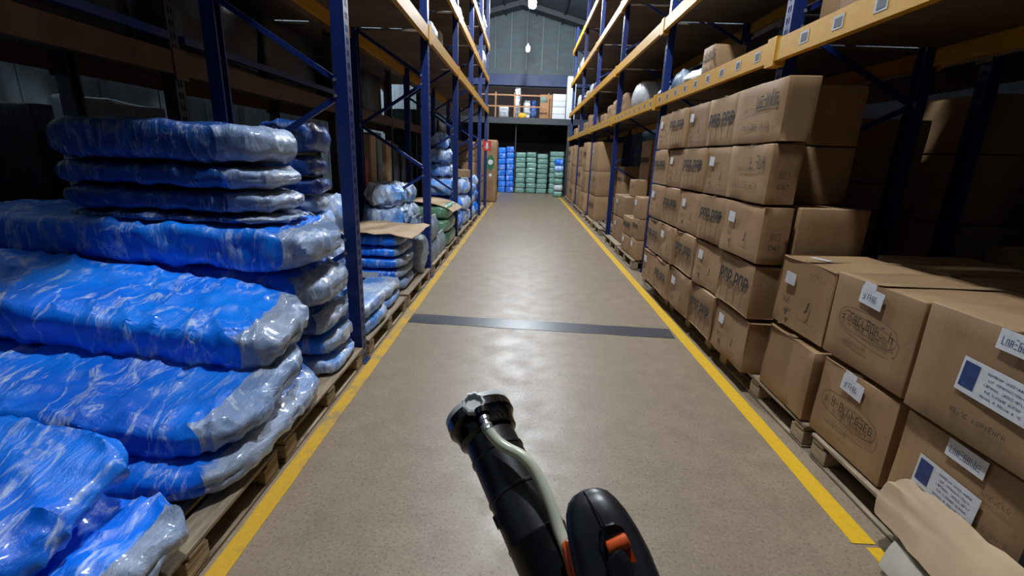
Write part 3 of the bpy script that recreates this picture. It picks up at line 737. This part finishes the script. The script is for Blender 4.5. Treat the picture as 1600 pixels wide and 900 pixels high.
st_ = link('sticker', MB().box((-.02, -.06, 0), (.02, .06, .001)).mesh('sticker'), 'label_white', o, (-.18, .03, .462), (0, 0, R(18)))

def sheet(name, label, cat, grid, th, mat, group=None):
    """bent cardboard sheet from a grid of points, with thickness"""
    rows_, cols = len(grid), len(grid[0]); m = MB()
    P = [Vector(p) for r in grid for p in r]; k = len(P)
    nr = []
    for i in range(rows_):
        for j in range(cols):
            a = P[min(i + 1, rows_ - 1) * cols + j] - P[max(i - 1, 0) * cols + j]; b = P[i * cols + min(j + 1, cols - 1)] - P[i * cols + max(j - 1, 0)]
            nr.append(a.cross(b).normalized())
    base = P[0].copy()
    vs = [p - base for p in P] + [p - base - n_ * th for p, n_ in zip(P, nr)]
    fs = []
    for i in range(rows_ - 1):
        for j in range(cols - 1):
            a = i * cols + j; q = (a, a + cols, a + cols + 1, a + 1); fs.append(q); fs.append(tuple(x + k for x in reversed(q)))
    for j in range(cols - 1):
        fs.append((j, j + 1, j + 1 + k, j + k)); a = (rows_ - 1) * cols + j; fs.append((a + 1, a, a + k, a + 1 + k))
    for i in range(rows_ - 1):
        a = i * cols; fs.append((a + cols, a, a + k, a + cols + k)); a = i * cols + cols - 1; fs.append((a, a + cols, a + cols + k, a + k))
    o = link(name, m.add(vs, fs).mesh(name, True), mat, loc=base)
    return tag(o, label, cat, group)
def bez(p0, p1, p2, t): return p0 * (1 - t) ** 2 + p1 * 2 * t * (1 - t) + p2 * t * t
def curl(a0, a1, a2, b0, b1, b2, nu=8, nv=6, wob=0.006, seed=1):
    g = []
    for i in range(nu + 1):
        t = i / nu; A = bez(Vector(a0), Vector(a1), Vector(a2), t); B = bez(Vector(b0), Vector(b1), Vector(b2), t)
        g.append([(A.lerp(B, j / nv)) + Vector((0, 0, noise.noise(Vector((i * .5, j * .6, seed))) * wob)) for j in range(nv + 1)])
    return g
fl = sheet('cardboard_sheet', 'crumpled tan cardboard sheet fallen against the lower cartons at the right corner', 'cardboard',
      curl((1.715, 1.74, .33), (1.64, 1.84, .27), (1.60, 1.74, .15), (1.70, 1.05, .36), (1.64, 1.05, .32), (1.54, 1.12, .17), 12, 12, .022, 6), .005, 'kraft')
sheet('paper_sheet', 'pale paper sheet lying under the fallen cardboard at the right corner', 'paper',
      curl((1.66, 1.62, .16), (1.58, 1.62, .14), (1.53, 1.58, .03), (1.66, 1.2, .17), (1.58, 1.2, .15), (1.52, 1.22, .02)), .003, 'paper')
def crate(loc, label):
    t = thing('plastic_crate', label, 'crate', loc)
    bobj('base', (-.12, -.15, 0), (.12, .15, .012), 'blue_tarp', t)
    for a, b in (((-.12, -.15, .01), (-.105, .15, .16)), ((.105, -.15, .01), (.12, .15, .16)), ((-.105, -.15, .01), (.105, -.135, .16)), ((-.105, .135, .01), (.105, .15, .16))):
        bobj('side', a, b, 'blue_tarp', t)
crate((1.84, 1.15, PT), 'blue plastic crate at the bottom right picture corner')

# ------------------------------------------------------------------ right bays farther down the aisle
GF = 'cartons in the farther right bays'
far = [ # x0,x1,y0,y1,z0,z1,style,label
    (1.74, 2.15, 6.98, 7.42, PT, .46, 'mark', 'small carton on the pallet just past the tall wall, lowest of three'),
    (1.74, 2.15, 6.98, 7.42, .46, .78, 'pop', 'small carton just past the tall wall, middle of three'),
    (1.74, 2.15, 6.98, 7.42, .78, 1.10, 'mark', 'small carton just past the tall wall, top of three'),
    (1.72, 2.15, 7.46, 8.0, PT, .44, 'mark', 'low carton with a white label in front of the second right post, lower'),
    (1.72, 2.15, 7.46, 8.0, .44, .74, 'pop', 'low carton in front of the second right post, upper'),
    (1.80, 2.35, 8.35, 9.3, PT, .60, 'mark', 'wide carton beside the second right post, lower'),
    (1.80, 2.35, 8.35, 9.3, .60, 1.0, 'mark', 'wide carton beside the second right post, upper'),
    (1.95, 2.2, 8.45, 8.85, 1.0, 1.30, 'lines', 'small upright carton on top of the wide cartons'),
    (2.30, 2.80, 8.9, 9.7, 1.0, 2.0, 'pop', 'tall carton standing in the shade behind the wide cartons'),
    (2.38, 2.82, 7.05, 8.25, PT, .95, 'plain', 'dark carton low at the back of the bay past the tall wall'),
    (2.38, 2.82, 7.05, 8.25, .95, 1.45, 'lines', 'dark carton stacked at the back of the bay past the tall wall')]
for x0, x1, y0, y1, z0, z1, st, lab in far: carton(lab, GF, x0, x1, y0, y1, z0, z1, st, int(y0 * 3) % 6, rnd.uniform(-.03, .03))
k = 0
for y0, y1, zs, x0 in [(10.45, 11.1, (.8, 1.5), 2.15), (11.75, 12.75, (.75, 1.35, 2.05), 1.76), (13.65, 14.55, (.7, 1.3, 2.1), 1.74), (14.95, 15.9, (.8, 1.4, 2.0), 1.76), (17.1, 18.1, (.75, 1.4, 2.1), 1.74), (18.5, 19.5, (.8, 1.5, 2.1), 1.74)]:
    z = PT
    for j, zt in enumerate(zs):
        carton('brown carton %s from the pallet in the %s carton stack past the second right post' % (['lowest', 'second', 'topmost'][j], NM[k]), GF, x0, x0 + .6, y0, y1, z, zt, ['mark', 'pop', 'lines'][(j + k) % 3], (j + k) % 6, rnd.uniform(-.02, .02)); z = zt
    k += 1

# goods on the right rack shelves
L1, L2, L3, L4 = [z + 0.142 for z in (2.33, 3.27, 4.42, 5.62)]
GS = 'goods on the right rack shelves'
carton('pale carton on the first right shelf at the top picture edge', GS, 1.93, 2.45, 2.75, 3.55, L1, L1 + .5, 'lines', 1, 0)
carton('tan carton on the first right shelf beside the white bags', GS, 1.86, 2.2, 5.22, 5.5, L1, L1 + .31, 'lines', 2, R(3))
def bag(label, x, y, z, L, W, T, seed, mat='white_film', yaw=0, group=None, n=12, e=3, amp=0.03, name='plastic_bag', cat='bag', pinch=.4):
    return pack(name, label, cat, group, (x, y, z), L, W, T, seed, mat, yaw, 0, 0, n, e, amp, None, .4, pinch)
bag('flat white bag on the first right shelf beside the tan carton', 2.1, 5.98, L1, .45, .8, .20, 201, yaw=0, group='white bags on the first right shelf')
bag('silvery crumpled bag on the first right shelf behind the blue post', 2.12, 6.62, L1, .45, .46, .30, 202, 'clear_film', group='white bags on the first right shelf')
bag('dark clear bag on the first right shelf past the blue post', 2.15, 7.35, L1, .45, .6, .22, 203, 'clear_film', group='white bags on the first right shelf')
bag('white dome-shaped sack standing on the first right shelf', 2.12, 8.95, L1, .45, .95, .50, 204, e=2.6, amp=.01, name='sack', cat='sack', pinch=.1)
for i, (y0, y1, h) in enumerate([(9.7, 10.05, .42), (10.45, 11.1, .40), (11.25, 11.75, .36), (12.1, 12.7, .25), (13.9, 14.6, .40), (14.8, 15.3, .45), (15.6, 16.3, .30), (17.4, 18.2, .35), (18.6, 19.6, .3)]):
    carton('tan carton %s along the first right shelf past the white sack' % NM[i], GS, 1.90, 2.3, y0, y1, L1, L1 + h, 'lines', i % 6, rnd.uniform(-.04, .04))
bag('blue bag on the second right shelf at the top picture edge', 2.08, 6.35, L2, .4, .55, .45, 210, 'blue_film', group='bags on the second right shelf', name='film_package', cat='package')
bag('pale bag on the second right shelf behind the blue one', 2.1, 5.7, L2, .4, .5, .4, 211, 'pale_blue_film', group='bags on the second right shelf', name='film_package', cat='package')
for i, (y, mat, h, lab) in enumerate([(14.5, 'purple_print', .35, 'purple and white printed packet on the second right shelf'), (15.2, 'white_film', .4, 'white packet beside the purple one on the second right shelf'), (16.2, 'kraft', .35, 'tan packet on the second right shelf near the far end'), (18.6, 'white_film', .5, 'white packet on the second right shelf at its far end')]):
    bag(lab, 2.1, y, L2, .4, .5, h, 220 + i, mat, group='packets on the second right shelf', e=6, amp=.01, name='packet', cat='packet', pinch=.05)
for i, (y, mat, h, z, lab) in enumerate([(14.2, 'red_paint', .6, L4, 'red sack on the top right shelf at the picture edge'), (15.1, 'white_film', .7, L4, 'white sack beside the red one on the top right shelf'), (18.2, 'white_film', .55, L3, 'first white rolled sheet on the third right shelf'), (18.9, 'grey_metal', .6, L3, 'grey rolled sheet on the third right shelf'), (19.5, 'white_film', .5, L3, 'white rolled sheet at the end of the third right shelf'), (17.5, 'red_paint', .4, L3, 'small red packet on the third right shelf')]):
    bag(lab, 2.1, y, z, .4, .42, h, 230 + i, mat, group='goods on the upper right shelves', e=5, amp=.012, name='sack', cat='sack', pinch=.05)

# shaded goods in the right back rack
GR = 'shaded cartons in the right back rack'
for i, (y0, y1, z0, z1) in enumerate([(3.85, 4.6, 0, .62), (3.85, 4.6, .62, 1.2), (3.85, 4.6, 1.2, 1.75), (3.85, 4.6, 1.75, 2.2), (2.6, 3.5, 0, .7), (2.6, 3.5, .7, 1.1)]):
    carton('shaded reddish carton %s from the floor in the right back rack%s' % (ORD[i % 4], '' if i < 4 else ', nearer the camera'), GR, 3.45, 4.1, y0, y1, z0, z1, 'plain', i % 5, 0, tape=False)
for i in range(4):
    carton('shaded carton %s of the stack between the two right racks' % ORD[i], GR, 2.62, 3.2, 3.95, 4.5, i * .5, i * .5 + .5, 'plain', i, 0, tape=False)
sheet('blue_tarp', 'blue tarpaulin hanging in the dark at the right picture edge', 'tarp',
      curl((3.95, 3.62, 1.95), (3.92, 3.60, 1.4), (3.97, 3.62, .75), (4.55, 3.62, 1.95), (4.5, 3.58, 1.4), (4.55, 3.62, .75), 8, 8, .02, 4), .006, 'blue_tarp')

# ------------------------------------------------------------------ left bays farther down the aisle
GL = 'pale blue packages low in the second left bay'
for i, (yc, z, T) in enumerate([(3.80, PT, .135), (3.80, .29, .13), (4.42, PT, .11), (4.42, .264, .11)]):
    bpack('pale blue film package, %s of the low pair %s the near left post' % (['lower', 'upper'][i % 2], ['just past', 'a little beyond'][i // 2]), -1.21 if i < 2 else -1.24, yc, z,   .29 if i < 2 else .38, .58, T, 80 + i, mat='pale_blue_film', film=None, n=16, group=GL)
GL5 = 'blue packages of the stack under the cardboard sheet'
for k in range(5):
    q = bpack('blue package %s of the neat stack of five under a cardboard sheet' % ORD[k], -1.26 - .015 * (k % 2), 5.15, PT + k * .124, .95, .72, .124, 90 + k, n=18, group=GL5, amp=.010, end_at=.42)
    if k in (0, 1): link('sticker', MB().box((-.11, 0, -.03), (.11, .002, .03)).mesh('sticker'), 'label_white', q, (.2 - .08 * k, -.365, .062))
sheet('cardboard_sheet', 'wavy cardboard sheet lying on the neat stack of five blue packages', 'cardboard',
      curl((-1.95, 4.72, .80), (-1.5, 4.70, .83), (-1.16, 4.85, .74), (-1.95, 5.6, .80), (-1.5, 5.62, .82), (-1.14, 5.72, .76), 10, 8, .03, 2), .006, 'kraft')
bag('grey clear bag tucked beside the neat stack of five', -1.33, 5.72, PT, .3, .36, .5, 241, 'clear_film', name='film_package', cat='package', amp=.025)
GP = 'pale bundles behind the cardboard sheet'
for i, (x, y, z, L, W, T) in enumerate([(-1.95, 4.25, PT, .6, .5, .40), (-1.95, 4.25, .55, .6, .5, .34), (-1.9, 4.2, .89, .55, .5, .35), (-1.75, 5.9, PT, .55, .3, .42), (-1.75, 5.85, .57, .55, .34, .40), (-1.72, 5.88, .97, .5, .34, .28), (-1.84, 6.5, PT, .56, .5, .45), (-1.84, 6.5, .60, .56, .5, .36), (-1.84, 6.52, .96, .52, .5, .28)]):
    bag('pale blue and white bundle %s of the %s pile behind the cardboard sheet' % (['lowest', 'middle', 'topmost'][i % 3], ['nearest', 'middle', 'farthest'][i // 3]), x, y, z, L, W, T, 250 + i, 'pale_blue_film', group=GP, name='film_package', cat='package', n=20, amp=.038, pinch=.3)
# bottles and green bundles in the third bay
def bottle_pack(label, x0, y0, z0, nx, ny, r, h, mat, group):
    t = thing('bottle_pack', label, 'bottle pack', (x0, y0, z0), 0, group)
    key = ('bot', r, h, mat)
    me = shared(key, lambda: lathe([(r * .8, 0), (r, .015), (r, h * .62), (r * .85, h * .74), (r * .35, h * .9), (r * .35, h * .97)], 10).mesh('bottle', True), mat)
    cap = shared(('cap', r, h), lambda: lathe([(r * .4, h * .97), (r * .4, h)], 8).mesh('cap'), 'white_plastic')
    for i in range(nx):
        for j in range(ny):
            b = link('bottle', me, None, t, (-i * r * 2.05, j * r * 2.05, 0)); link('cap', cap, None, b)
for i, (y, z) in enumerate([(6.28, PT), (6.28, .47), (6.9, PT)]):
    bottle_pack('pack of clear bottles %s at the aisle edge of the third left bay' % ['low and nearest', 'stacked', 'low and farther'][i], -1.27, y, z, 3, 5, .052, .31, 'clear_film', 'clear bottle packs')
GG = 'green bundles in the third left bay'
for i in range(3):
    bag('green wrapped bottle bundle %s at the aisle edge of the third left bay' % ['lowest', 'second', 'topmost'][i], -1.55, 7.98, PT + i * .225, .7, 1.0, .225, 261 + i, 'bottle_green_film', group=GG, name='film_package', cat='package', e=7, amp=.012, pinch=.08)
sheet('cardboard_sheet', 'cardboard sheet drooping over the green bundles', 'cardboard',
      curl((-1.9, 7.45, .86), (-1.35, 7.45, .91), (-1.13, 7.55, .72), (-1.9, 8.5, .86), (-1.35, 8.5, .92), (-1.10, 8.5, .70), 8, 6, .02, 3), .006, 'kraft')
GQ = 'blue and white bundles in the farther left bays'
k = 0
for y, zs, x, mt in [(7.25, (.55, .9, 1.2), -1.98, 'pale_blue_film'), (9.3, (.5, .85, 1.2), -1.55, 'blue_film'), (10.35, (.5, .82, 1.15), -1.5, 'pale_blue_film'), (11.6, (.45, .75, 1.0), -1.5, 'pale_blue_film'), (12.25, (.5, .85, 1.15), -1.5, 'blue_film')]:
    z = PT
    for j, zt in enumerate(zs):
        bag('blue and white bundle %s of the %s bundle stack past the second left post' % (['lowest', 'middle', 'topmost'][j], NM[k]), x + rnd.uniform(-.03, .03), y, z, .62, .62 if y > 11 or y < 8 else .92, zt - z, 270 + k * 3 + j, mt if (j + k) % 3 else 'pale_blue_film', group=GQ, name='film_package', cat='package', n=16, amp=.030, pinch=.2, e=4); z = zt
    k += 1
for i, (z, T, L) in enumerate([(1.2, .25, .6), (1.45, .28, .55), (1.73, .30, .35)]):
    bag('pale blue bag %s of the tapering heap on the blue bundles' % ['lowest', 'middle', 'topmost'][i], -1.65, 9.45, z, L, L, T, 290 + i, 'pale_blue_film', group='heap of pale blue bags', n=16, amp=.045, pinch=.3)
for i, (z0, z1) in enumerate([(PT, .8), (.8, 1.45), (1.45, 2.0)]):
    carton('brown carton %s of the tall stack before the last left posts' % ['lowest', 'middle', 'topmost'][i], 'cartons before the last left posts', -1.95, -1.28, 13.4, 14.4, z0, z1, 'lines', i, 0)
carton('tan cardboard patch box at the foot of the pale heap', 'small cartons in the left bays', -1.5, -1.22, 10.2, 10.9, 1.15, 1.32, 'plain', 2, .2)
wrapped('big rounded tan carton standing at the far end of the left rack', -1.38, 17.6, 0, .78, .7, 2.2, 301, 'cardboard', 'box', None, 'carton', .02, .07)
# fire point signs on the last left post
t = thing('fire_sign', 'red sign with a white mark on the last left post', 'sign', (-1.2, 15.23, 1.78))
bobj('plate', (-.13, -.012, 0), (.13, 0, .30), 'red_paint', t); bobj('arrow_shaft', (-.03, -.016, .10), (.03, -.012, .25), 'white_plastic', t)
link('arrow_head', MB().add([(-.07, -.016, .12), (.07, -.016, .12), (0, -.016, .04), (-.07, -.012, .12), (.07, -.012, .12), (0, -.012, .04)], [(0, 2, 1), (3, 4, 5), (0, 1, 4, 3), (1, 2, 5, 4), (2, 0, 3, 5)]).mesh('arrow_head'), 'white_plastic', t)
t = thing('notice_board', 'small green and white notice hanging below the red sign', 'sign', (-1.08, 15.22, 1.12))
link('plate', lathe([(.12, 0), (.12, .015)], 20).mesh('plate'), 'green_paint', t, (0, 0, .3), FRONT); t.children[0].scale = (1, 2.4, 1)
link('panel', lathe([(.08, 0), (.08, .006)], 20).mesh('panel'), 'label_white', t, (0, -.015, .32), FRONT); t.children[1].scale = (1, 2.0, 1)
link('knob', lathe([(.05, 0), (.05, .02)], 12).mesh('knob'), 'label_white', t, (0, -.004, -.08), FRONT)
# white film and bags on the left shelves
GX = 'white bags on the left shelves'
for i, (x, y, z, L, W, T, lab) in enumerate([(-1.45, 14.4, 3.92, .5, .9, .55, 'white bag hanging over the second left shelf near the far end'), (-1.42, 13.9, 4.82, .45, 1.1, .5, 'white film bundle on the third left shelf near the far end'),
        (-1.5, 7.2, 3.042, .4, .4, .35, 'small white bag on the first left shelf by the second post'), (-1.55, 8.25, 3.042, .3, .3, .5, 'upright white packet on the first left shelf'), (-1.45, 9.6, 3.92, .4, .6, .35, 'white bag on the second left shelf'), (-1.62, 12.1, 4.83, .45, 1.0, .5, 'long white film bundle on the third left shelf')]):
    bag(lab, x, y, z, L, W, T, 310 + i, 'white_film', group=GX, n=10)
# shelf goods in the left back rack seen between the posts
GK = 'small boxes under the left back rack'
bobj_t = thing('low_bench', 'dark low bench behind the pale bundles carrying red and beige boxes', 'bench', (-2.62, 7.3, 0))
bobj('top', (-.35, -1.05, 1.06), (.35, 1.05, 1.10), 'shelf_wood', bobj_t)
for sx in (-.3, .3):
    for sy in (-1.0, 1.0): bobj('leg', (sx - .03, sy - .03, 0), (sx + .03, sy + .03, 1.06), 'dark_or_shaded_steel', bobj_t)
for i, (x, y, w_, h, mat, lab) in enumerate([(-2.45, 6.45, .16, .50, 'red_paint', 'red box nearest on the low bench behind the pale bundles'), (-2.42, 6.66, .18, .62, 'kraft', 'beige box second on the low bench'), (-2.40, 6.9, .20, .40, 'red_paint', 'small red box in the middle of the low bench'), (-2.40, 7.2, .26, .75, 'kraft', 'tall beige box on the low bench'), (-2.40, 7.55, .24, .80, 'wall_cool', 'grey box on the low bench'), (-2.40, 7.95, .30, .70, 'kraft', 'beige box at the far end of the low bench')]):
    o = link('small_box', carton_mesh('small_box', w_, w_, h, i, .01, 3, .004), mat, loc=(x, y, 1.102)); tag(o, lab, 'box', GK)
    bobj('label', (-w_ * .3, -w_ / 2 - .004, h * .3), (w_ * .3, -w_ / 2 + .002, h * .5), 'label_white', o)

# ------------------------------------------------------------------ far end: mezzanine, stacks, goods on top
mz = thing('mezzanine', 'dark steel mezzanine across the far end of the aisle', 'mezzanine', (0, 22.2, 0))
bobj('front_beam', (-4.8, -.1, 3.08), (5.1, .1, 3.34), 'dark_or_shaded_steel', mz)
for i in range(13): bobj('deck_plank', (-4.8, .12 + i * .28, 3.26), (5.1, .385 + i * .28, 3.32), 'shelf_wood', mz)
for x in (-4.6, -1.75, 1.95, 4.9): bobj('column', (x - .07, -.07, 0), (x + .07, .07, 3.08), 'dark_or_shaded_steel', mz)
bobj('middle_column', (-.475, .30, 0), (-.435, .34, 3.26), 'dark_or_shaded_steel', mz)
for z in (3.78, 4.25): bobj('rail', (-3.0, -.02, z), (.95, .02, z + .06), 'tan_wood', mz)
for x in (-3.0, -1.4, -.55, .95): bobj('rail_post', (x - .03, -.03, 3.34), (x + .03, .03, 4.4), 'tan_wood', mz)
bobj('shaded_back_panel', (-4.8, 3.7, 0), (5.1, 3.74, 5.1), 'shaded_back_board', mz)  # panel added behind the stacks, its dark colour standing for shade below the deck
k = 0
GE = 'stacked packages at the far end'
for x, wid, top, mat, colr, lab, yy in [(-1.06, .36, 2.05, 'blue_film', 'blue', 'left blue stack', 22.75), (-.68, .36, 2.1, 'blue_film', 'blue', 'right blue stack', 22.7), (-.18, .47, 1.85, 'green_film', 'green', 'left green stack', 22.7), (.32, .47, 1.88, 'green_film', 'green', 'middle green stack', 22.75), (.84, .50, 1.82, 'green_film', 'green', 'right green stack', 22.75), (1.52, .68, 1.95, 'green_film', 'green', 'rear green stack', 22.9)]:
    n = 8; h = top / n
    for j in range(n):
        bag('%s bundle, %s of the %s at the far end' % (colr, ORD[j] + (' one' if j == 0 else ' from the floor'), lab), x + rnd.uniform(-.012, .012), yy, j * h, wid, .5, h, 400 + (k * 3 + j) % 9, mat, group=GE, n=8, e=9, amp=.006, name='film_package', cat='package', pinch=.06)
    k += 1
for j in range(6):
    bag('%s bundle, %s of the bright stack ending the right rack' % (['green', 'white and green', 'green', 'white and green', 'pale blue', 'bright blue'][j], ORD[j]), 1.50, 20.9, j * .27, .42, .6, .27, 450 + j, ['green_film', 'white_film', 'green_film', 'green_film', 'pale_blue_film', 'blue_film'][j], group='bright stack at the end of the right rack', n=9, e=4, amp=.015, name='film_package', cat='package', pinch=.15)
MZ = 3.342
bag('silvery wrapped upright roll on the mezzanine', -.42, 22.75, MZ, .28, .3, 1.35, 460, 'silver_film', name='wrapped_roll', cat='roll', e=5, pinch=.05)
bag('white round bag beside the silvery roll on the mezzanine', .02, 22.75, MZ, .34, .4, .8, 461, 'white_film')
bag('blue bag standing behind the white bag on the mezzanine', .32, 22.9, MZ, .3, .3, .85, 462, 'shaded_blue_film')
bag('yellow bag low in front of the silvery roll on the mezzanine', -.2, 22.42, MZ, .36, .2, .24, 463, 'yellow_paint')
bag('grey case near the left end of the mezzanine', -1.05, 22.8, MZ, .5, .4, .55, 464, 'galvanised', name='case', cat='case', e=9, amp=.004, pinch=.03)
o = tag(link('cabinet', carton_mesh('cabinet', .55, .5, 1.05, 3, .02, 3, .004), 'tan_wood', loc=(.86, 22.8, MZ)), 'orange-brown cabinet on the mezzanine beside the white boxes', 'cabinet')
bobj('shelf_edge', (-.26, -.27, .25), (.26, -.25, .29), 'kraft', o); bobj('panel', (-.24, -.262, .7), (-.02, -.25, 1.0), 'green_film', o)
for i, (x, w_, z, h) in enumerate([(1.46, .60, MZ, .55), (1.46, .60, MZ + .55, .55), (1.66, .5, MZ + 1.1, .75)]):
    if i == 2: continue
    o = tag(link('white_box', carton_mesh('white_box', w_, .5, h - .01, i, .02, 3, .004), 'label_white', loc=(x, 22.8, z)), 'white box, %s of the pair at the right end of the mezzanine' % ['lower', 'upper'][i], 'box', 'white boxes on the mezzanine')
    bobj('strap', (-w_ / 2 - .003, -.256, h * .42), (w_ / 2 + .003, -.2, h * .46), 'galvanised', o)
o = tag(link('white_box', carton_mesh('white_box', .4, .5, 1.85, 9, .02, 3, .004), 'label_white', loc=(1.99, 22.8, MZ)), 'tall white box at the right end of the mezzanine', 'box', 'white boxes on the mezzanine')

# ------------------------------------------------------------------ hand-held fogger tube in the foreground
def at(u, v, d): return Vector((0, 0, CAM_H)) + c2w(((u - 800) / FPX * d, (v - 450) / FPX * d, d))
fo = thing('fogger_nozzle', 'black spray fogger tube with white knob, clear hose and orange trigger in the foreground', 'sprayer', at(935, 1040, .40))
FO = Vector(fo.location)
def fpart(nm, m, mat, parent=None, smooth=True):
    return link(nm, m.mesh(nm, smooth), mat, parent or fo)
def axis_lathe(p0, p1, prof, n=40, scal=None):
    """lathe about p0->p1; prof = (radius, distance from p0)"""
    d = (p1 - p0).normalized(); u = d.orthogonal().normalized(); q = d.cross(u); m = MB()
    for r, s_ in prof:
        for j in range(n):
            a = 2 * math.pi * j / n; rr = r * (1 + (scal * math.cos(a * 9) if scal else 0))
            m.v.append(tuple(p0 + d * s_ + (u * math.cos(a) + q * math.sin(a)) * rr - FO))
    for i in range(len(prof) - 1):
        for j in range(n):
            a = i * n + j; b = i * n + (j + 1) % n; m.f.append((a, b, b + n, a + n))
    m.f.append(tuple(reversed(range(n)))); m.f.append(tuple((len(prof) - 1) * n + j for j in range(n)))
    return m
TIP, BASE = at(748, 648, .54), at(868, 900, .425)
AX = (BASE - TIP).normalized()
fpart('tube', axis_lathe(TIP, BASE, [(.0285, .026), (.0285, .052), (.0300, .053), (.0300, .056), (.0288, .057), (.0292, .098), (.0305, .099), (.0305, .1015), (.0293, .1025), (.0300, .145), (.0308, .1455), (.0308, .148), (.0300, .149), (.0315, .40)]), 'black_rubber')
fpart('flange', axis_lathe(TIP, BASE, [(.0375, .0015), (.0392, .003), (.0392, .012), (.0365, .014), (.034, .024), (.0335, .030), (.031, .031), (.0285, .034)]), 'black_gloss')
fpart('end_ring', axis_lathe(TIP, BASE, [(.036, -.006), (.0385, -.0045), (.0385, .0013), (.036, .0015)]), 'white_plastic')
TOC = (Vector((0, 0, CAM_H)) - TIP).normalized()
kn = at(740, 628, .50); kd = (TOC * .80 + Vector((0, 0, 1)) * .60).normalized()
ko = fpart('knob', axis_lathe(kn - kd * .012, kn, [(.010, 0), (.0118, .003), (.0122, .009), (.0120, .012), (.0096, .0125), (.0088, .0085)], 54, .055), 'white_plastic')
fpart('knob_stem', axis_lathe(kn - kd * .03, kn, [(.006, 0), (.006, .019)], 16), 'black_gloss')
f0, f1 = at(756, 652, .488), at(761, 667, .480)
fpart('hose_fitting', axis_lathe(f0, f1, [(.0055, 0), (.0055, .004), (.0042, .0045), (.0042, .009), (.0062, .0095), (.0062, .016)], 12), 'grey_metal', smooth=False)
fpart('fitting_base', axis_lathe(f0 - (f1 - f0).normalized() * .004, f1, [(.008, -.006), (.008, .001)], 16), 'black_gloss')
HP = [(759, 664, .480), (766, 676, .476), (779, 691, .470), (796, 702, .464), (812, 710, .458), (827, 723, .452), (840, 743, .446), (853, 770, .438), (864, 798, .430), (873, 826, .422), (882, 850, .414), (890, 872, .408), (896, 900, .402)]
pts = []
for i in range(len(HP) - 1):
    for q in range(4):
        t_ = q / 4; p0, p1, p2, p3 = [Vector(HP[max(0, min(len(HP) - 1, i + k_))]) for k_ in (-1, 0, 1, 2)]
        c = 0.5 * ((2 * p1) + (p2 - p0) * t_ + (2 * p0 - 5 * p1 + 4 * p2 - p3) * t_ ** 2 + (3 * p1 - p0 - 3 * p2 + p3) * t_ ** 3)
        pts.append(at(*c) - FO)
fpart('hose', MB().tube(pts, .0056, 14), 'clear_hose')
c0 = at(775, 806, .455); fpart('clip', MB().tube([c0 - FO, c0 - FO + AX * .012], .004, 8), 'black_gloss')
# grip: rounded shell lofted along its own axis
def loft(sections, n=28, e=2.6):
    """sections: (centre, half width, half depth)"""
    m = MB(); k_ = len(sections)
    fwd = c2w((0, 0, 1))
    for i, (c, a, b) in enumerate(sections):
        t_ = (sections[min(i + 1, k_ - 1)][0] - sections[max(i - 1, 0)][0]).normalized()
        u = t_.cross(fwd).normalized(); q = t_.cross(u).normalized()
        for j in range(n):
            an = 2 * math.pi * j / n; cx, sx = math.cos(an), math.sin(an)
            m.v.append(tuple(c - FO + u * (math.copysign(abs(cx) ** (2 / e), cx) * a) + q * (math.copysign(abs(sx) ** (2 / e), sx) * b)))
    for i in range(k_ - 1):
        for j in range(n):
            a = i * n + j; b = i * n + (j + 1) % n; m.f.append((a, b, b + n, a + n))
    m.f.append(tuple(reversed(range(n)))); m.f.append(tuple((k_ - 1) * n + j for j in range(n)))
    return m
gs = [(at(914, 766, .415), .004, .004), (at(915, 769, .414), .012, .010), (at(918, 777, .412), .0185, .015), (at(923, 792, .408), .0235, .019), (at(932, 815, .402), .0275, .022), (at(944, 845, .394), .0305, .024), (at(957, 880, .385), .0325, .025), (at(972, 925, .373), .033, .026), (at(990, 985, .36), .033, .026)]
gr = fpart('grip', loft(gs), 'black_rubber')
fpart('grip_seam', MB().tube([at(u, v, d) - FO for u, v, d in ((912, 769, .404), (925, 790, .390), (937, 808, .3815), (945, 822, .3765))], .0007, 6), 'black_gloss', gr)
# trigger recess and orange trigger parts on the grip
def slab(nm, quad, th, mat, parent=None):
    P = [at(*p) - FO for p in quad]; n_ = (P[1] - P[0]).cross(P[3] - P[0]).normalized()
    if n_.dot(c2w((0, 0, 1))) < 0: n_ = -n_
    k_ = len(P); m = MB()
    m.add(P + [p + n_ * th for p in P], [tuple(range(k_)), tuple(reversed(range(k_, 2 * k_)))] + [(i, (i + 1) % k_, (i + 1) % k_ + k_, i + k_) for i in range(k_)])
    return fpart(nm, m, mat, parent, False)
slab('trigger_recess', [(936, 832, .3735), (944, 823, .3745), (960, 819, .3745), (972, 823, .3745), (984, 846, .371), (1000, 880, .366), (1004, 905, .362), (950, 905, .360), (943, 870, .366), (936, 850, .371)], .012, 'black_gloss', gr)
fpart('trigger_bar', MB().tube([at(950, 859, .3665) - FO, at(952, 858, .3665) - FO, at(980, 844, .3685) - FO, at(982, 843, .3685) - FO], [.0042, .0058, .0058, .0042], 14), 'orange_plastic', gr)
slab('trigger_side', [(976, 858, .3655), (987, 860, .365), (998, 882, .3625), (1004, 905, .360), (988, 905, .359), (984, 884, .362)], .008, 'orange_plastic', gr)
fpart('trigger_button', loft([(at(953, 866, .366), .004, .004), (at(960, 868, .364), .009, .007), (at(968, 885, .361), .010, .008), (at(974, 915, .356), .010, .008)], 20), 'black_rubber', gr)
fpart('orange_band', loft([(at(890, 850, .410), .005, .010), (at(895, 857, .406), .009, .014), (at(905, 885, .398), .0115, .016), (at(918, 925, .388), .012, .017)], 20), 'orange_plastic')
